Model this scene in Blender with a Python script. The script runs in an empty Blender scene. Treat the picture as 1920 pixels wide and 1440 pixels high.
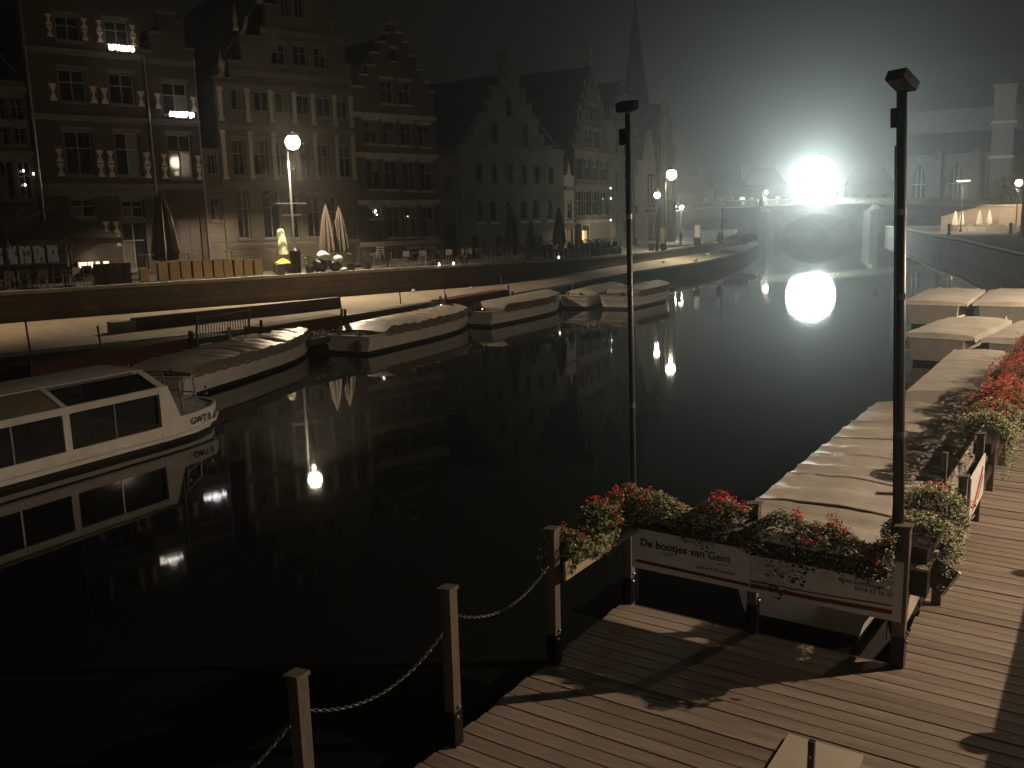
import bpy, bmesh, math, random
from mathutils import Vector, Matrix
from mathutils.geometry import tessellate_polygon
random.seed(7)
S = bpy.context.scene
C = S.collection
R = math.radians

# ---------------------------------------------------------------- camera
cam_d = bpy.data.cameras.new('camera')
cam_d.sensor_width = 36.0
cam_d.lens = 36.0 * 1700 / 1920
cam_d.clip_end = 3000
cam_d.clip_start = 0.1
cam = bpy.data.objects.new('camera', cam_d)
C.objects.link(cam)
pitch, roll = math.atan(311 / 1700), 0.026
fwd = Vector((0, math.cos(pitch), -math.sin(pitch)))
r0 = Vector((1, 0, 0)); u0 = r0.cross(fwd)
rt = math.cos(roll) * r0 - math.sin(roll) * u0
up = rt.cross(fwd)
cam.matrix_world = Matrix(((rt.x, up.x, -fwd.x, 0), (rt.y, up.y, -fwd.y, 0), (rt.z, up.z, -fwd.z, 4.9), (0, 0, 0, 1)))
S.camera = cam

# ---------------------------------------------------------------- night sky, exposure
W = bpy.data.worlds.new('World'); S.world = W; W.use_nodes = True
bg = W.node_tree.nodes['Background']
bg.inputs[0].default_value = (1.0, 0.86, 0.68, 1)
bg.inputs[1].default_value = 0.0038
S.view_settings.view_transform = 'Standard'
S.view_settings.look = 'None'
S.view_settings.exposure = 0.0
S.view_settings.gamma = 1.0
S.view_settings.use_curve_mapping = False
cy = S.cycles
cy.use_denoising = True
cy.volume_bounces = 1
cy.max_bounces = 6
cy.diffuse_bounces = 2
cy.glossy_bounces = 3
cy.transmission_bounces = 3
cy.sample_clamp_indirect = 4
cy.volume_step_rate = 4
cy.caustics_reflective = False
cy.caustics_refractive = False

# ---------------------------------------------------------------- materials
MATS = {}
def mat(name, col, rough=0.7, var=0.25, scale=3.0, bump=0.0, metal=0.0, emit=None, col2=None, spec=0.5, stretch=None, island=0.0, orand=(.88, 1.1)):
    if name in MATS: return MATS[name]
    m = bpy.data.materials.new(name); m.use_nodes = True
    nt = m.node_tree; N = nt.nodes; L = nt.links
    b = N['Principled BSDF']
    b.inputs['Roughness'].default_value = rough
    b.inputs['Metallic'].default_value = metal
    b.inputs['Specular IOR Level'].default_value = spec
    if emit:
        b.inputs['Base Color'].default_value = (0, 0, 0, 1)
        b.inputs['Emission Color'].default_value = (*emit[:3], 1)
        b.inputs['Emission Strength'].default_value = emit[3]
        MATS[name] = m
        return m
    tc = N.new('ShaderNodeTexCoord'); mp = N.new('ShaderNodeMapping')
    L.new(tc.outputs['Object'], mp.inputs[0])
    if stretch: mp.inputs['Scale'].default_value = stretch
    nz = N.new('ShaderNodeTexNoise'); nz.inputs['Scale'].default_value = scale
    nz.inputs['Detail'].default_value = 6; nz.inputs['Roughness'].default_value = 0.65
    L.new(mp.outputs[0], nz.inputs['Vector'])
    rp = N.new('ShaderNodeValToRGB')
    c2 = col2 or tuple(c * (1 - var) for c in col)
    c1 = tuple(min(1, c * (1 + var)) for c in col)
    rp.color_ramp.elements[0].position = 0.3; rp.color_ramp.elements[1].position = 0.72
    rp.color_ramp.elements[0].color = (*c2, 1); rp.color_ramp.elements[1].color = (*c1, 1)
    L.new(nz.outputs[0], rp.inputs[0])
    out = rp.outputs[0]
    if island:
        g = N.new('ShaderNodeNewGeometry'); hs = N.new('ShaderNodeHueSaturation')
        mr = N.new('ShaderNodeMapRange'); mr.inputs[3].default_value = 1 - island; mr.inputs[4].default_value = 1 + island
        L.new(g.outputs['Random Per Island'], mr.inputs[0]); L.new(mr.outputs[0], hs.inputs['Value']); L.new(out, hs.inputs['Color'])
        out = hs.outputs[0]
    oi = N.new('ShaderNodeObjectInfo'); h2 = N.new('ShaderNodeHueSaturation')
    m2 = N.new('ShaderNodeMapRange'); m2.inputs[3].default_value = orand[0]; m2.inputs[4].default_value = orand[1]
    L.new(oi.outputs['Random'], m2.inputs[0]); L.new(m2.outputs[0], h2.inputs['Value']); L.new(out, h2.inputs['Color'])
    L.new(h2.outputs[0], b.inputs['Base Color'])
    if bump:
        bp = N.new('ShaderNodeBump'); bp.inputs['Strength'].default_value = bump; bp.inputs['Distance'].default_value = 0.03
        n2 = N.new('ShaderNodeTexNoise'); n2.inputs['Scale'].default_value = scale * 3; n2.inputs['Detail'].default_value = 5
        L.new(mp.outputs[0], n2.inputs['Vector']); L.new(n2.outputs[0], bp.inputs['Height']); L.new(bp.outputs[0], b.inputs['Normal'])
    MATS[name] = m
    return m

def brick_mat(name, c1, c2, mortar, bw=0.24, bh=0.075, size=0.012, rough=0.9, bump=0.5):
    m = bpy.data.materials.new(name); m.use_nodes = True
    nt = m.node_tree; N = nt.nodes; L = nt.links; b = N['Principled BSDF']
    tc = N.new('ShaderNodeTexCoord'); sp = N.new('ShaderNodeSeparateXYZ'); cb = N.new('ShaderNodeCombineXYZ')
    ad = N.new('ShaderNodeMath'); ad.operation = 'ADD'
    L.new(tc.outputs['Object'], sp.inputs[0]); L.new(sp.outputs[0], ad.inputs[0]); L.new(sp.outputs[1], ad.inputs[1])
    L.new(ad.outputs[0], cb.inputs[0]); L.new(sp.outputs[2], cb.inputs[1])
    bk = N.new('ShaderNodeTexBrick'); bk.inputs['Scale'].default_value = 1
    bk.inputs['Brick Width'].default_value = bw; bk.inputs['Row Height'].default_value = bh; bk.inputs['Mortar Size'].default_value = size
    bk.inputs['Color1'].default_value = (*c1, 1); bk.inputs['Color2'].default_value = (*c2, 1); bk.inputs['Mortar'].default_value = (*mortar, 1)
    L.new(cb.outputs[0], bk.inputs['Vector'])
    nz = N.new('ShaderNodeTexNoise'); nz.inputs['Scale'].default_value = 0.7; nz.inputs['Detail'].default_value = 6
    L.new(tc.outputs['Object'], nz.inputs['Vector'])
    mr = N.new('ShaderNodeMapRange'); mr.inputs[1].default_value = .3; mr.inputs[2].default_value = .7; mr.inputs[3].default_value = 0.6; mr.inputs[4].default_value = 1.25
    hs = N.new('ShaderNodeHueSaturation'); L.new(nz.outputs[0], mr.inputs[0]); L.new(mr.outputs[0], hs.inputs['Value']); L.new(bk.outputs[0], hs.inputs['Color'])
    L.new(hs.outputs[0], b.inputs['Base Color'])
    bp = N.new('ShaderNodeBump'); bp.inputs['Strength'].default_value = bump; bp.inputs['Distance'].default_value = 0.02
    L.new(bk.outputs[1], bp.inputs['Height']); bp.invert = True; L.new(bp.outputs[0], b.inputs['Normal'])
    b.inputs['Roughness'].default_value = rough
    MATS[name] = m
    return m

red_brick = brick_mat('red_brick', (.065, .036, .027), (.045, .027, .021), (.06, .054, .045))
brown_brick = brick_mat('brown_brick', (.078, .055, .04), (.058, .042, .031), (.07, .063, .053))
ashlar = brick_mat('sandstone_ashlar', (.115, .10, .076), (.092, .08, .062), (.055, .048, .04), .55, .28, .012)
grey_stone = brick_mat('grey_stone', (.16, .153, .134), (.12, .115, .10), (.07, .065, .057), .5, .26, .014)
pale_stone = mat('pale_stone', (.36, .34, .29), .8, .25, 2, .3)
slate = brick_mat('slate', (.045, .05, .05), (.03, .034, .036), (.015, .015, .015), .3, .2, .01, .6)
quay_stone = brick_mat('quay_stone', (.11, .085, .055), (.07, .055, .04), (.035, .03, .025), .9, .30, .02)
setts = brick_mat('stone_setts', (.12, .105, .085), (.085, .075, .06), (.07, .06, .05), .14, .14, .02)
sandy = mat('sandy_gravel', (.30, .255, .19), .95, .22, 2.5, .6)
coping = mat('coping_stone', (.30, .285, .255), .75, .22, 2.0, .2)
white_frame = mat('cream_window_paint', (.17, .16, .135), .6, .12, 4)
dark_glass = mat('dark_glass', (.012, .014, .014), .08, .1, 1, spec=.5)
dark_wood = mat('dark_stained_wood', (.045, .032, .025), .6, .3, 6, .2)
black_metal = mat('black_metal', (.02, .021, .02), .35, .2, 5, metal=.6)
galv = mat('galvanised_steel', (.35, .35, .34), .35, .2, 8, metal=.9)
dark_fabric = mat('dark_parasol_fabric', (.012, .014, .016), .9, .3, 3, .2)
cream_fabric = mat('cream_parasol_fabric', (.065, .052, .038), .9, .25, 3, .2)
green_fabric = mat('green_parasol_fabric', (.05, .055, .04), .85, .25, 2, .2)
white_paint = mat('white_boat_paint', (.58, .55, .50), .45, .12, 2.2, .05, col2=(.5, .46, .39))
dark_paint = mat('dark_bottom_paint', (.012, .012, .011), .5, .3, 3)
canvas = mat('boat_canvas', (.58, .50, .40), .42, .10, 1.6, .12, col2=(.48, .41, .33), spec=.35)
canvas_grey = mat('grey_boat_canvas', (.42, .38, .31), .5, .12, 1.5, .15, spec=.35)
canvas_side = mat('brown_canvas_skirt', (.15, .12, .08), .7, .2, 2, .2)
deck_wood = mat('hardwood_deck', (.235, .185, .142), .65, .34, 3.2, .35, stretch=(1.6, .28, 1), spec=.3, orand=(.78, 1.16))
post_wood = mat('post_wood', (.135, .105, .08), .7, .3, 6, .3, stretch=(3, 3, .35))
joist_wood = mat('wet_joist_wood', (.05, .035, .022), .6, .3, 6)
board_white = mat('white_board', (.70, .68, .62), .5, .06, 2)
stripe_red = mat('dark_red_vinyl', (.17, .018, .014), .5, .08, 3)
letter_black = mat('black_lettering', (.012, .012, .012), .5, .1, 3)
letter_grey = mat('grey_lettering', (.14, .12, .11), .5, .1, 3)
red_pontoon = mat('brown_red_planks', (.10, .032, .018), .7, .25, 4, .3)
tan_panel = mat('tan_screen_panel', (.62, .44, .24), .7, .12, 3, .1)
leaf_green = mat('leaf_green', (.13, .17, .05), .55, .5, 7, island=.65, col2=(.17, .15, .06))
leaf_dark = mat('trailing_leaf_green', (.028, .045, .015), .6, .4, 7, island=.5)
leaf_pale = mat('small_pale_bloom', (.66, .60, .38), .6, .25, 7, island=.35)
petal_red = mat('geranium_red', (.80, .05, .045), .5, .3, 7, island=.4)
petal_pink = mat('faded_red_bloom', (.50, .13, .09), .6, .3, 7, island=.4)
petal_white = mat('white_bloom', (.6, .58, .5), .6, .2, 7, island=.3)
shutter_red = mat('oxblood_shutter', (.07, .018, .014), .6, .2, 4)
shutter_white = mat('white_shutter_emblem', (.5, .48, .43), .6, .1, 4)
yellow_paint = mat('yellow_cover', (.75, .55, .04), .6, .1, 3)
bag_plastic = mat('grey_white_plastic_bag', (.55, .55, .57), .35, .2, 4, .8)
bag_black = mat('black_plastic_bag', (.02, .02, .02), .3, .2, 4, .8)
hedge_leaf = mat('dark_hedge_leaf', (.025, .035, .015), .6, .4, 7, island=.5)
bark = mat('bark', (.07, .05, .035), .9, .3, 9, .5)
skin_wood = mat('varnished_interior_wood', (.22, .10, .05), .5, .2, 6)

def emis(name, c, s): return mat(name, c, emit=(*c, s))
pole_metal = mat('grey_painted_pole', (.09, .095, .095), .38, .2, 8, metal=.4)
curtain_glass = mat('curtained_glass', (.10, .095, .08), .25, .2, 6)
chain_steel = mat('weathered_chain_steel', (.10, .10, .095), .5, .3, 20, metal=.6)
bridge_stone = brick_mat('bridge_stone', (.12, .118, .105), (.085, .083, .074), (.05, .048, .042), .6, .3, .02)
boat_glass = mat('tinted_boat_glass', (.03, .035, .035), .06, .1, 1)
boat_glass.node_tree.nodes['Principled BSDF'].inputs['Alpha'].default_value = .55
E_warm = emis('warm_lamp_glass', (1, .78, .48), 60)
E_yel = emis('pale_lamp_glass', (1, .93, .72), 60)
E_white = emis('white_lamp_glass', (.95, 1, .93), 60)
E_flood = emis('floodlight_glare_glow', (.86, 1, .97), 60)
E_string = emis('string_light_bulb', (1, .93, .78), 7)
E_string2 = emis('cool_string_light_bulb', (1, .92, .95), 7)
E_shop = emis('lit_bar_shelf', (1, .84, .55), 1.6)
E_shopdim = emis('dim_bar_interior', (.9, .85, .7), .03)
E_amber = emis('amber_window_light', (1, .55, .22), .8)
E_dot = emis('small_wall_light', (1, .9, .75), 6)

# ---------------------------------------------------------------- mesh helpers
class MB:
    def __init__(s): s.v = []; s.f = []; s.m = []; s.mi = 0
    def add(s, vs, fs, M=None):
        k = len(s.v)
        s.v += [tuple(M @ Vector(p)) if M else tuple(p) for p in vs]
        s.f += [tuple(i + k for i in f) for f in fs]; s.m += [s.mi] * len(fs)
    def box(s, x0, y0, z0, x1, y1, z1, M=None):
        s.add([(x0, y0, z0), (x1, y0, z0), (x1, y1, z0), (x0, y1, z0), (x0, y0, z1), (x1, y0, z1), (x1, y1, z1), (x0, y1, z1)],
              [(0, 3, 2, 1), (4, 5, 6, 7), (0, 1, 5, 4), (1, 2, 6, 5), (2, 3, 7, 6), (3, 0, 4, 7)], M)
    def bar(s, a, b, w, h=None, up=(0, 0, 1)):
        a = Vector(a); b = Vector(b); d = (b - a); L = d.length; d.normalize()
        u = Vector(up)
        if abs(d.dot(u)) > .99: u = Vector((1, 0, 0))
        x = d.cross(u).normalized(); z = x.cross(d); h = h or w
        M = Matrix(((x.x, d.x, z.x, a.x), (x.y, d.y, z.y, a.y), (x.z, d.z, z.z, a.z), (0, 0, 0, 1)))
        s.box(-w / 2, 0, -h / 2, w / 2, L, h / 2, M)
    def tube(s, pts, r, n=8, cap=True):
        pts = [Vector(p) for p in pts]; rs = r if isinstance(r, (list, tuple)) else [r] * len(pts)
        k = len(s.v); pr = None
        for i, p in enumerate(pts):
            d = (pts[min(i + 1, len(pts) - 1)] - pts[max(i - 1, 0)]).normalized()
            if pr is None:
                u = Vector((0, 0, 1)) if abs(d.z) < .9 else Vector((1, 0, 0))
            else: u = pr
            x = d.cross(u).normalized(); u = x.cross(d); pr = u
            for j in range(n):
                a = 2 * math.pi * j / n
                s.v.append(tuple(p + (x * math.cos(a) + u * math.sin(a)) * rs[i]))
        for i in range(len(pts) - 1):
            for j in range(n):
                s.f.append((k + i * n + j, k + i * n + (j + 1) % n, k + (i + 1) * n + (j + 1) % n, k + (i + 1) * n + j)); s.m.append(s.mi)
        if cap:
            s.f.append(tuple(k + j for j in range(n))[::-1]); s.m.append(s.mi)
            s.f.append(tuple(k + (len(pts) - 1) * n + j for j in range(n))); s.m.append(s.mi)
    def lathe(s, prof, c=(0, 0, 0), n=16):
        k = len(s.v)
        for (r, z) in prof:
            for j in range(n):
                a = 2 * math.pi * j / n; s.v.append((c[0] + r * math.cos(a), c[1] + r * math.sin(a), c[2] + z))
        for i in range(len(prof) - 1):
            for j in range(n):
                s.f.append((k + i * n + j, k + i * n + (j + 1) % n, k + (i + 1) * n + (j + 1) % n, k + (i + 1) * n + j)); s.m.append(s.mi)
        s.f.append(tuple(k + j for j in range(n))[::-1]); s.m.append(s.mi)
        s.f.append(tuple(k + (len(prof) - 1) * n + j for j in range(n))); s.m.append(s.mi)
    def prism(s, poly, z0, z1):
        n = len(poly)
        s.add([(x, y, z0) for x, y in poly] + [(x, y, z1) for x, y in poly],
              [tuple(range(n))[::-1], tuple(range(n, 2 * n))] + [(i, (i + 1) % n, (i + 1) % n + n, i + n) for i in range(n)])
    def blob(s, c, rx, ry, rz, n=10, m=6, jit=0.1):
        k = len(s.v)
        for i in range(m + 1):
            t = math.pi * i / m
            for j in range(n):
                a = 2 * math.pi * j / n; q = 1 + random.uniform(-jit, jit)
                s.v.append((c[0] + rx * q * math.sin(t) * math.cos(a), c[1] + ry * q * math.sin(t) * math.sin(a), c[2] + rz * q * math.cos(t)))
        for i in range(m):
            for j in range(n):
                s.f.append((k + i * n + j, k + (i + 1) * n + j, k + (i + 1) * n + (j + 1) % n, k + i * n + (j + 1) % n)); s.m.append(s.mi)
    def leaf(s, p, size, tilt=None):
        a = random.uniform(0, 6.283); t = random.uniform(-1.1, 1.1) if tilt is None else tilt
        x = Vector((math.cos(a), math.sin(a), math.sin(t) * .8)).normalized()
        y = x.cross(Vector((random.uniform(-.6, .6), random.uniform(-.6, .6), 1))).normalized()
        p = Vector(p); h = size / 2
        k = len(s.v)
        s.v += [tuple(p - x * h), tuple(p + y * h * .7), tuple(p + x * h), tuple(p - y * h * .7)]
        s.f.append((k, k + 1, k + 2, k + 3)); s.m.append(s.mi)
    def build(s, name, mt, parent=None, smooth=False, M=None, bevel=0):
        me = bpy.data.meshes.new(name); me.from_pydata(s.v, [], s.f)
        mts = mt if isinstance(mt, (list, tuple)) else [mt]
        for q in mts: me.materials.append(q)
        if len(mts) > 1: me.polygons.foreach_set('material_index', s.m)
        if smooth: me.polygons.foreach_set('use_smooth', [True] * len(me.polygons))
        me.update()
        bm = bmesh.new(); bm.from_mesh(me); bmesh.ops.recalc_face_normals(bm, faces=bm.faces); bm.to_mesh(me); bm.free()
        o = bpy.data.objects.new(name, me); C.objects.link(o)
        if parent: o.parent = parent
        if M: o.matrix_local = M
        if bevel:
            bv = o.modifiers.new('b', 'BEVEL'); bv.width = bevel; bv.segments = 2; bv.limit_method = 'ANGLE'
        return o

def tag(o, label=None, cat=None, group=None, kind=None):
    if label: o['label'] = label
    if cat: o['category'] = cat
    if group: o['group'] = group
    if kind: o['kind'] = kind
    return o
def empty(name, loc=(0, 0, 0), rz=0.0, label=None, cat=None, group=None):
    o = bpy.data.objects.new(name, None); C.objects.link(o)
    o.location = loc; o.rotation_euler = (0, 0, rz); o.empty_display_size = .2
    return tag(o, label, cat, group)
def copy_tree(o, parent=None, loc=None, rz=None, label=None):
    c = o.copy(); C.objects.link(c); c.parent = parent
    if loc: c.location = loc
    if rz is not None: c.rotation_euler = (0, 0, rz)
    if label: c['label'] = label
    for ch in o.children: copy_tree(ch, c)
    return c
def text(body, name, mt, parent, M, size, ext=.002, align='LEFT', bold=0.0):
    cu = bpy.data.curves.new(name, 'FONT'); cu.body = body; cu.size = size; cu.extrude = ext; cu.align_x = align; cu.offset = bold
    cu.materials.append(mt); o = bpy.data.objects.new(name, cu); C.objects.link(o); o.parent = parent; o.matrix_local = M
    return o
def axes(o, x, y, z=None):
    x = Vector(x).normalized(); y = Vector(y).normalized(); z = Vector(z).normalized() if z else x.cross(y)
    return Matrix(((x.x, y.x, z.x, o[0]), (x.y, y.y, z.y, o[1]), (x.z, y.z, z.z, o[2]), (0, 0, 0, 1)))
def area_light(name, kind, loc, energy, col, parent=None, radius=.15, spot=None, direction=None):
    l = bpy.data.lights.new(name, kind); l.energy = energy; l.color = col
    l.shadow_soft_size = radius
    o = bpy.data.objects.new(name, l); C.objects.link(o); o.location = loc
    if kind == 'SPOT': l.spot_size = spot; l.spot_blend = .15 if spot > 2.8 else .22; o.rotation_euler = Vector(direction).to_track_quat('-Z', 'Y').to_euler()
    if parent: o.parent = parent
    return o

# ================================================================ SETTING
# water
mw = bpy.data.materials.new('canal_water'); mw.use_nodes = True
nt = mw.node_tree; b = nt.nodes['Principled BSDF']
b.inputs['Base Color'].default_value = (.006, .0075, .006, 1); b.inputs['Roughness'].default_value = .032; b.inputs['IOR'].default_value = 1.33
tc = nt.nodes.new('ShaderNodeTexCoord'); nz = nt.nodes.new('ShaderNodeTexNoise'); nz.inputs['Scale'].default_value = .55; nz.inputs['Detail'].default_value = 3
bp = nt.nodes.new('ShaderNodeBump'); bp.inputs['Strength'].default_value = .10; bp.inputs['Distance'].default_value = .02
nt.links.new(tc.outputs['Object'], nz.inputs['Vector']); nt.links.new(nz.outputs[0], bp.inputs['Height']); nt.links.new(bp.outputs[0], b.inputs['Normal'])
m = MB(); m.add([(-70, -30, 0), (130, -30, 0), (330, 600, 0), (-70, 600, 0)], [(0, 1, 2, 3)])
tag(m.build('water', mw), kind='structure')

m = MB(); m.add([(37, 190, 1.6), (140, 172, 1.6), (420, 700, 1.6), (37, 700, 1.6)], [(0, 1, 2, 3)]); m.add([(37, 190, -.5), (140, 172, -.5), (140, 172, 1.6), (37, 190, 1.6)], [(0, 1, 2, 3)])
tag(m.build('far_bank_ground', quay_stone), kind='structure')

# left bank: wall line (x, y, quay height) and water edge of the low landing
WALL = [(-44.0, 24.0, 2.3), (-22.13, 39.56, 2.3), (-9.58, 48.85, 2.3), (-1.7, 54.4, 2.3), (5.0, 62.2, 2.12), (10.2, 72.0, 1.96), (14.0, 79, 1.96), (17.3, 85, 1.96), (20.5, 92, 1.96), (28.0, 112, 2.0), (37.5, 150.5, 2.1)]
EDGE = [(-34.0, 14.0), (-17.0, 29.2), (-12.0, 33.2), (-6.9, 37.6), (-2.2, 44.2), (2.8, 52.8), (9.0, 64.9), (12.0, 69.6), (15.8, 75.3), (19.8, 83.4), (23.8, 92.6), (31.0, 114), (40.0, 151.5)]
m = MB()
back = [(x - 60 * .62, y + 60 * .78, z) for x, y, z in WALL]
n = len(WALL)
m.add([(x, y, z) for x, y, z in WALL] + back, [(i, i + 1, n + i + 1, n + i) for i in range(n - 1)])
tag(m.build('upper_quay_pavement', setts), kind='structure')
m = MB(); m.add([(-400, 60, 2.0), (-60, 60, 2.0), (37, 175, 2.0), (37, 700, 2.0), (-400, 700, 2.0)], [(0, 1, 2, 3, 4)])
tag(m.build('far_ground', setts), kind='structure')
m = MB()
ne = len(EDGE)
bw = [(x + .02, y - .02, .95 if i < 4 else 1.18) for i, (x, y, z) in enumerate(WALL)]
vs = [(x, y, .95) for x, y in EDGE] + bw
poly = [Vector((v[0], v[1], 0)) for v in vs[:ne]] + [Vector((v[0], v[1], 0)) for v in bw[::-1]]
allv = vs[:ne] + bw[::-1]
tr = tessellate_polygon([poly])
m.add(allv, [tuple(t) for t in tr])
tag(m.build('landing_pavement', sandy), kind='structure')

# quay wall (face of the upper quay) with coping stones
qw = empty('quay_wall', (0, 0, 0), 0, 'dark brown stone quay wall between the sandy landing and the terraces', 'quay wall')
m = MB()
for i in range(n - 1):
    x0, y0, z0 = WALL[i]; x1, y1, z1 = WALL[i + 1]
    m.add([(x0, y0, .8), (x1, y1, .8), (x1, y1, z1 - .14), (x0, y0, z0 - .14)], [(0, 1, 2, 3)])
m.build('wall_face', quay_stone, qw)
for i in range(n - 1):
    a = Vector(WALL[i]); b_ = Vector(WALL[i + 1]); L = (b_ - a).length; d = (b_ - a).normalized(); nn = Vector((-d.y, d.x, 0)).normalized()
    k = 0.0
    while k < L - .05:
        w = min(1.45 + random.uniform(-.12, .12), L - k)
        if i == 0 and k < L - 6: k += w; continue
        mm = MB(); z = random.uniform(-.006, .006)
        mm.box(0.008, -.07, -.14, w - .008, .42, 0.012)
        p = a + d * k
        o = mm.build('coping_stone', coping, qw, M=axes((p.x, p.y, p.z + z), (d.x, d.y, d.z), (nn.x, nn.y, 0)))
        k += w
# low landing edge wall down to the water
lw = empty('landing_wall', (0, 0, 0), 0, 'low dark stone wall where the landing meets the canal', 'quay wall')
m = MB()
for i in range(ne - 1):
    (x0, y0), (x1, y1) = EDGE[i], EDGE[i + 1]
    m.add([(x0, y0, -.5), (x1, y1, -.5), (x1, y1, .85), (x0, y0, .85)], [(0, 1, 2, 3)])
m.build('wall_face', quay_stone, lw)
for i in range(ne - 1):
    a = Vector((*EDGE[i], .95)); b_ = Vector((*EDGE[i + 1], .95)); L = (b_ - a).length; d = (b_ - a).normalized(); nn = Vector((-d.y, d.x, 0))
    k = 0.0
    while k < L - .05:
        w = min(1.8 + random.uniform(-.1, .1), L - k)
        if i == 0 and k < L - 4: k += w; continue
        mm = MB(); mm.box(0.006, -.05, -.12, w - .006, .30, .03); p = a + d * k
        mm.build('edge_stone', coping, lw, M=axes(p, d, nn)); k += w

# right bank promenade
DOCK_O, DOCK_S, DOCK_T = Vector((1.24, 9.42, 0)), Vector((.556, .831, 0)), Vector((.831, -.556, 0))
def D(s, t, z=0.0):
    p = DOCK_O + DOCK_S * s + DOCK_T * t; return (p.x, p.y, z)
RB = [D(-14, 4.8), D(24, 4.8), (25.0, 40.0), (32.9, 58.2), (43.0, 87.0), (47.4, 102.0), (51.5, 114.0), (60.0, 140.0), (66.5, 162.0)]
RB = [(p[0], p[1]) for p in RB]
m = MB()
poly = RB + [(130, 162), (130, -10)]
m.add([(x, y, 1.75) for x, y in poly], [tuple(t) for t in tessellate_polygon([[Vector((x, y, 0)) for x, y in poly]])])
tag(m.build('promenade_pavement', setts), kind='structure')
pw = empty('promenade_wall', (0, 0, 0), 0, 'grey stained canal wall under the promenade, curving towards the arched bridge', 'quay wall')
m = MB()
for i in range(len(RB) - 1):
    (x0, y0), (x1, y1) = RB[i], RB[i + 1]
    m.add([(x0, y0, -.5), (x1, y1, -.5), (x1, y1, 1.6), (x0, y0, 1.6)], [(0, 1, 2, 3)])
m.build('wall_face', grey_stone, pw)
for i in range(len(RB) - 1):
    a = Vector((*RB[i], 1.75)); b_ = Vector((*RB[i + 1], 1.75)); L = (b_ - a).length; d = (b_ - a).normalized(); nn = Vector((d.y, -d.x, 0))
    k = 0.0
    while k < L - .05:
        w = min(2.0, L - k); mm = MB(); mm.box(.008, -.06, -.16, w - .008, .45, .02); p = a + d * k
        mm.build('coping_stone', coping, pw, M=axes(p, d, nn)); k += w
#STAGE2

# ================================================================ HOUSES
house_trim = mat('weathered_trim_stone', (.13, .12, .10), .85, .25, 2, .3)
def make_window(house, u0, u1, z0, z1, style='cross', fm=None, pane_mat=None, arch=False, rec=.16):
    """a window frame with its panes, set back in the wall opening"""
    fm = fm or white_frame; pane_mat = pane_mat or dark_glass
    w = u1 - u0; h = z1 - z0; f = min(.09, w * .1)
    y0, y1 = rec, rec + .07
    m = MB()
    m.box(u0, y0, z0, u0 + f, y1, z1); m.box(u1 - f, y0, z0, u1, y1, z1)
    m.box(u0 + f, y0, z0, u1 - f, y1, z0 + f); m.box(u0 + f, y0, z1 - f, u1 - f, y1, z1)
    cols = {'cross': 2, 'one': 1, 'three': 3, 'four': 4, 'cols2': 2}[style]
    rows = [0, 1] if style in ('one', 'cols2') else [0, .62, 1]
    b = f * .8
    iw = (w - 2 * f - (cols - 1) * b) / cols; ih = h - 2 * f
    panes = []
    for ri in range(len(rows) - 1):
        za = z0 + f + ih * rows[ri] + (b / 2 if ri else 0); zb = z0 + f + ih * rows[ri + 1] - (b / 2 if ri < len(rows) - 2 else 0)
        for c in range(cols):
            ua = u0 + f + c * (iw + b); panes.append((ua, ua + iw, za, zb))
    for c in range(1, cols):
        ua = u0 + f + c * (iw + b) - b; m.box(ua, y0 - .01, z0 + f, ua + b, y1, z1 - f)
    if len(rows) > 2:
        zc = z0 + f + ih * rows[1]; m.box(u0 + f, y0 - .014, zc - b / 2, u1 - f, y1 - .004, zc + b / 2)
    wo = m.build('window', fm, house)
    for (ua, ub, za, zb) in panes:
        q = MB(); q.box(ua, y0 + .025, za, ub, y0 + .04, zb); q.build('pane', pane_mat if pane_mat is not dark_glass or random.random() < .84 else curtain_glass, wo)
    return wo

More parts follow.
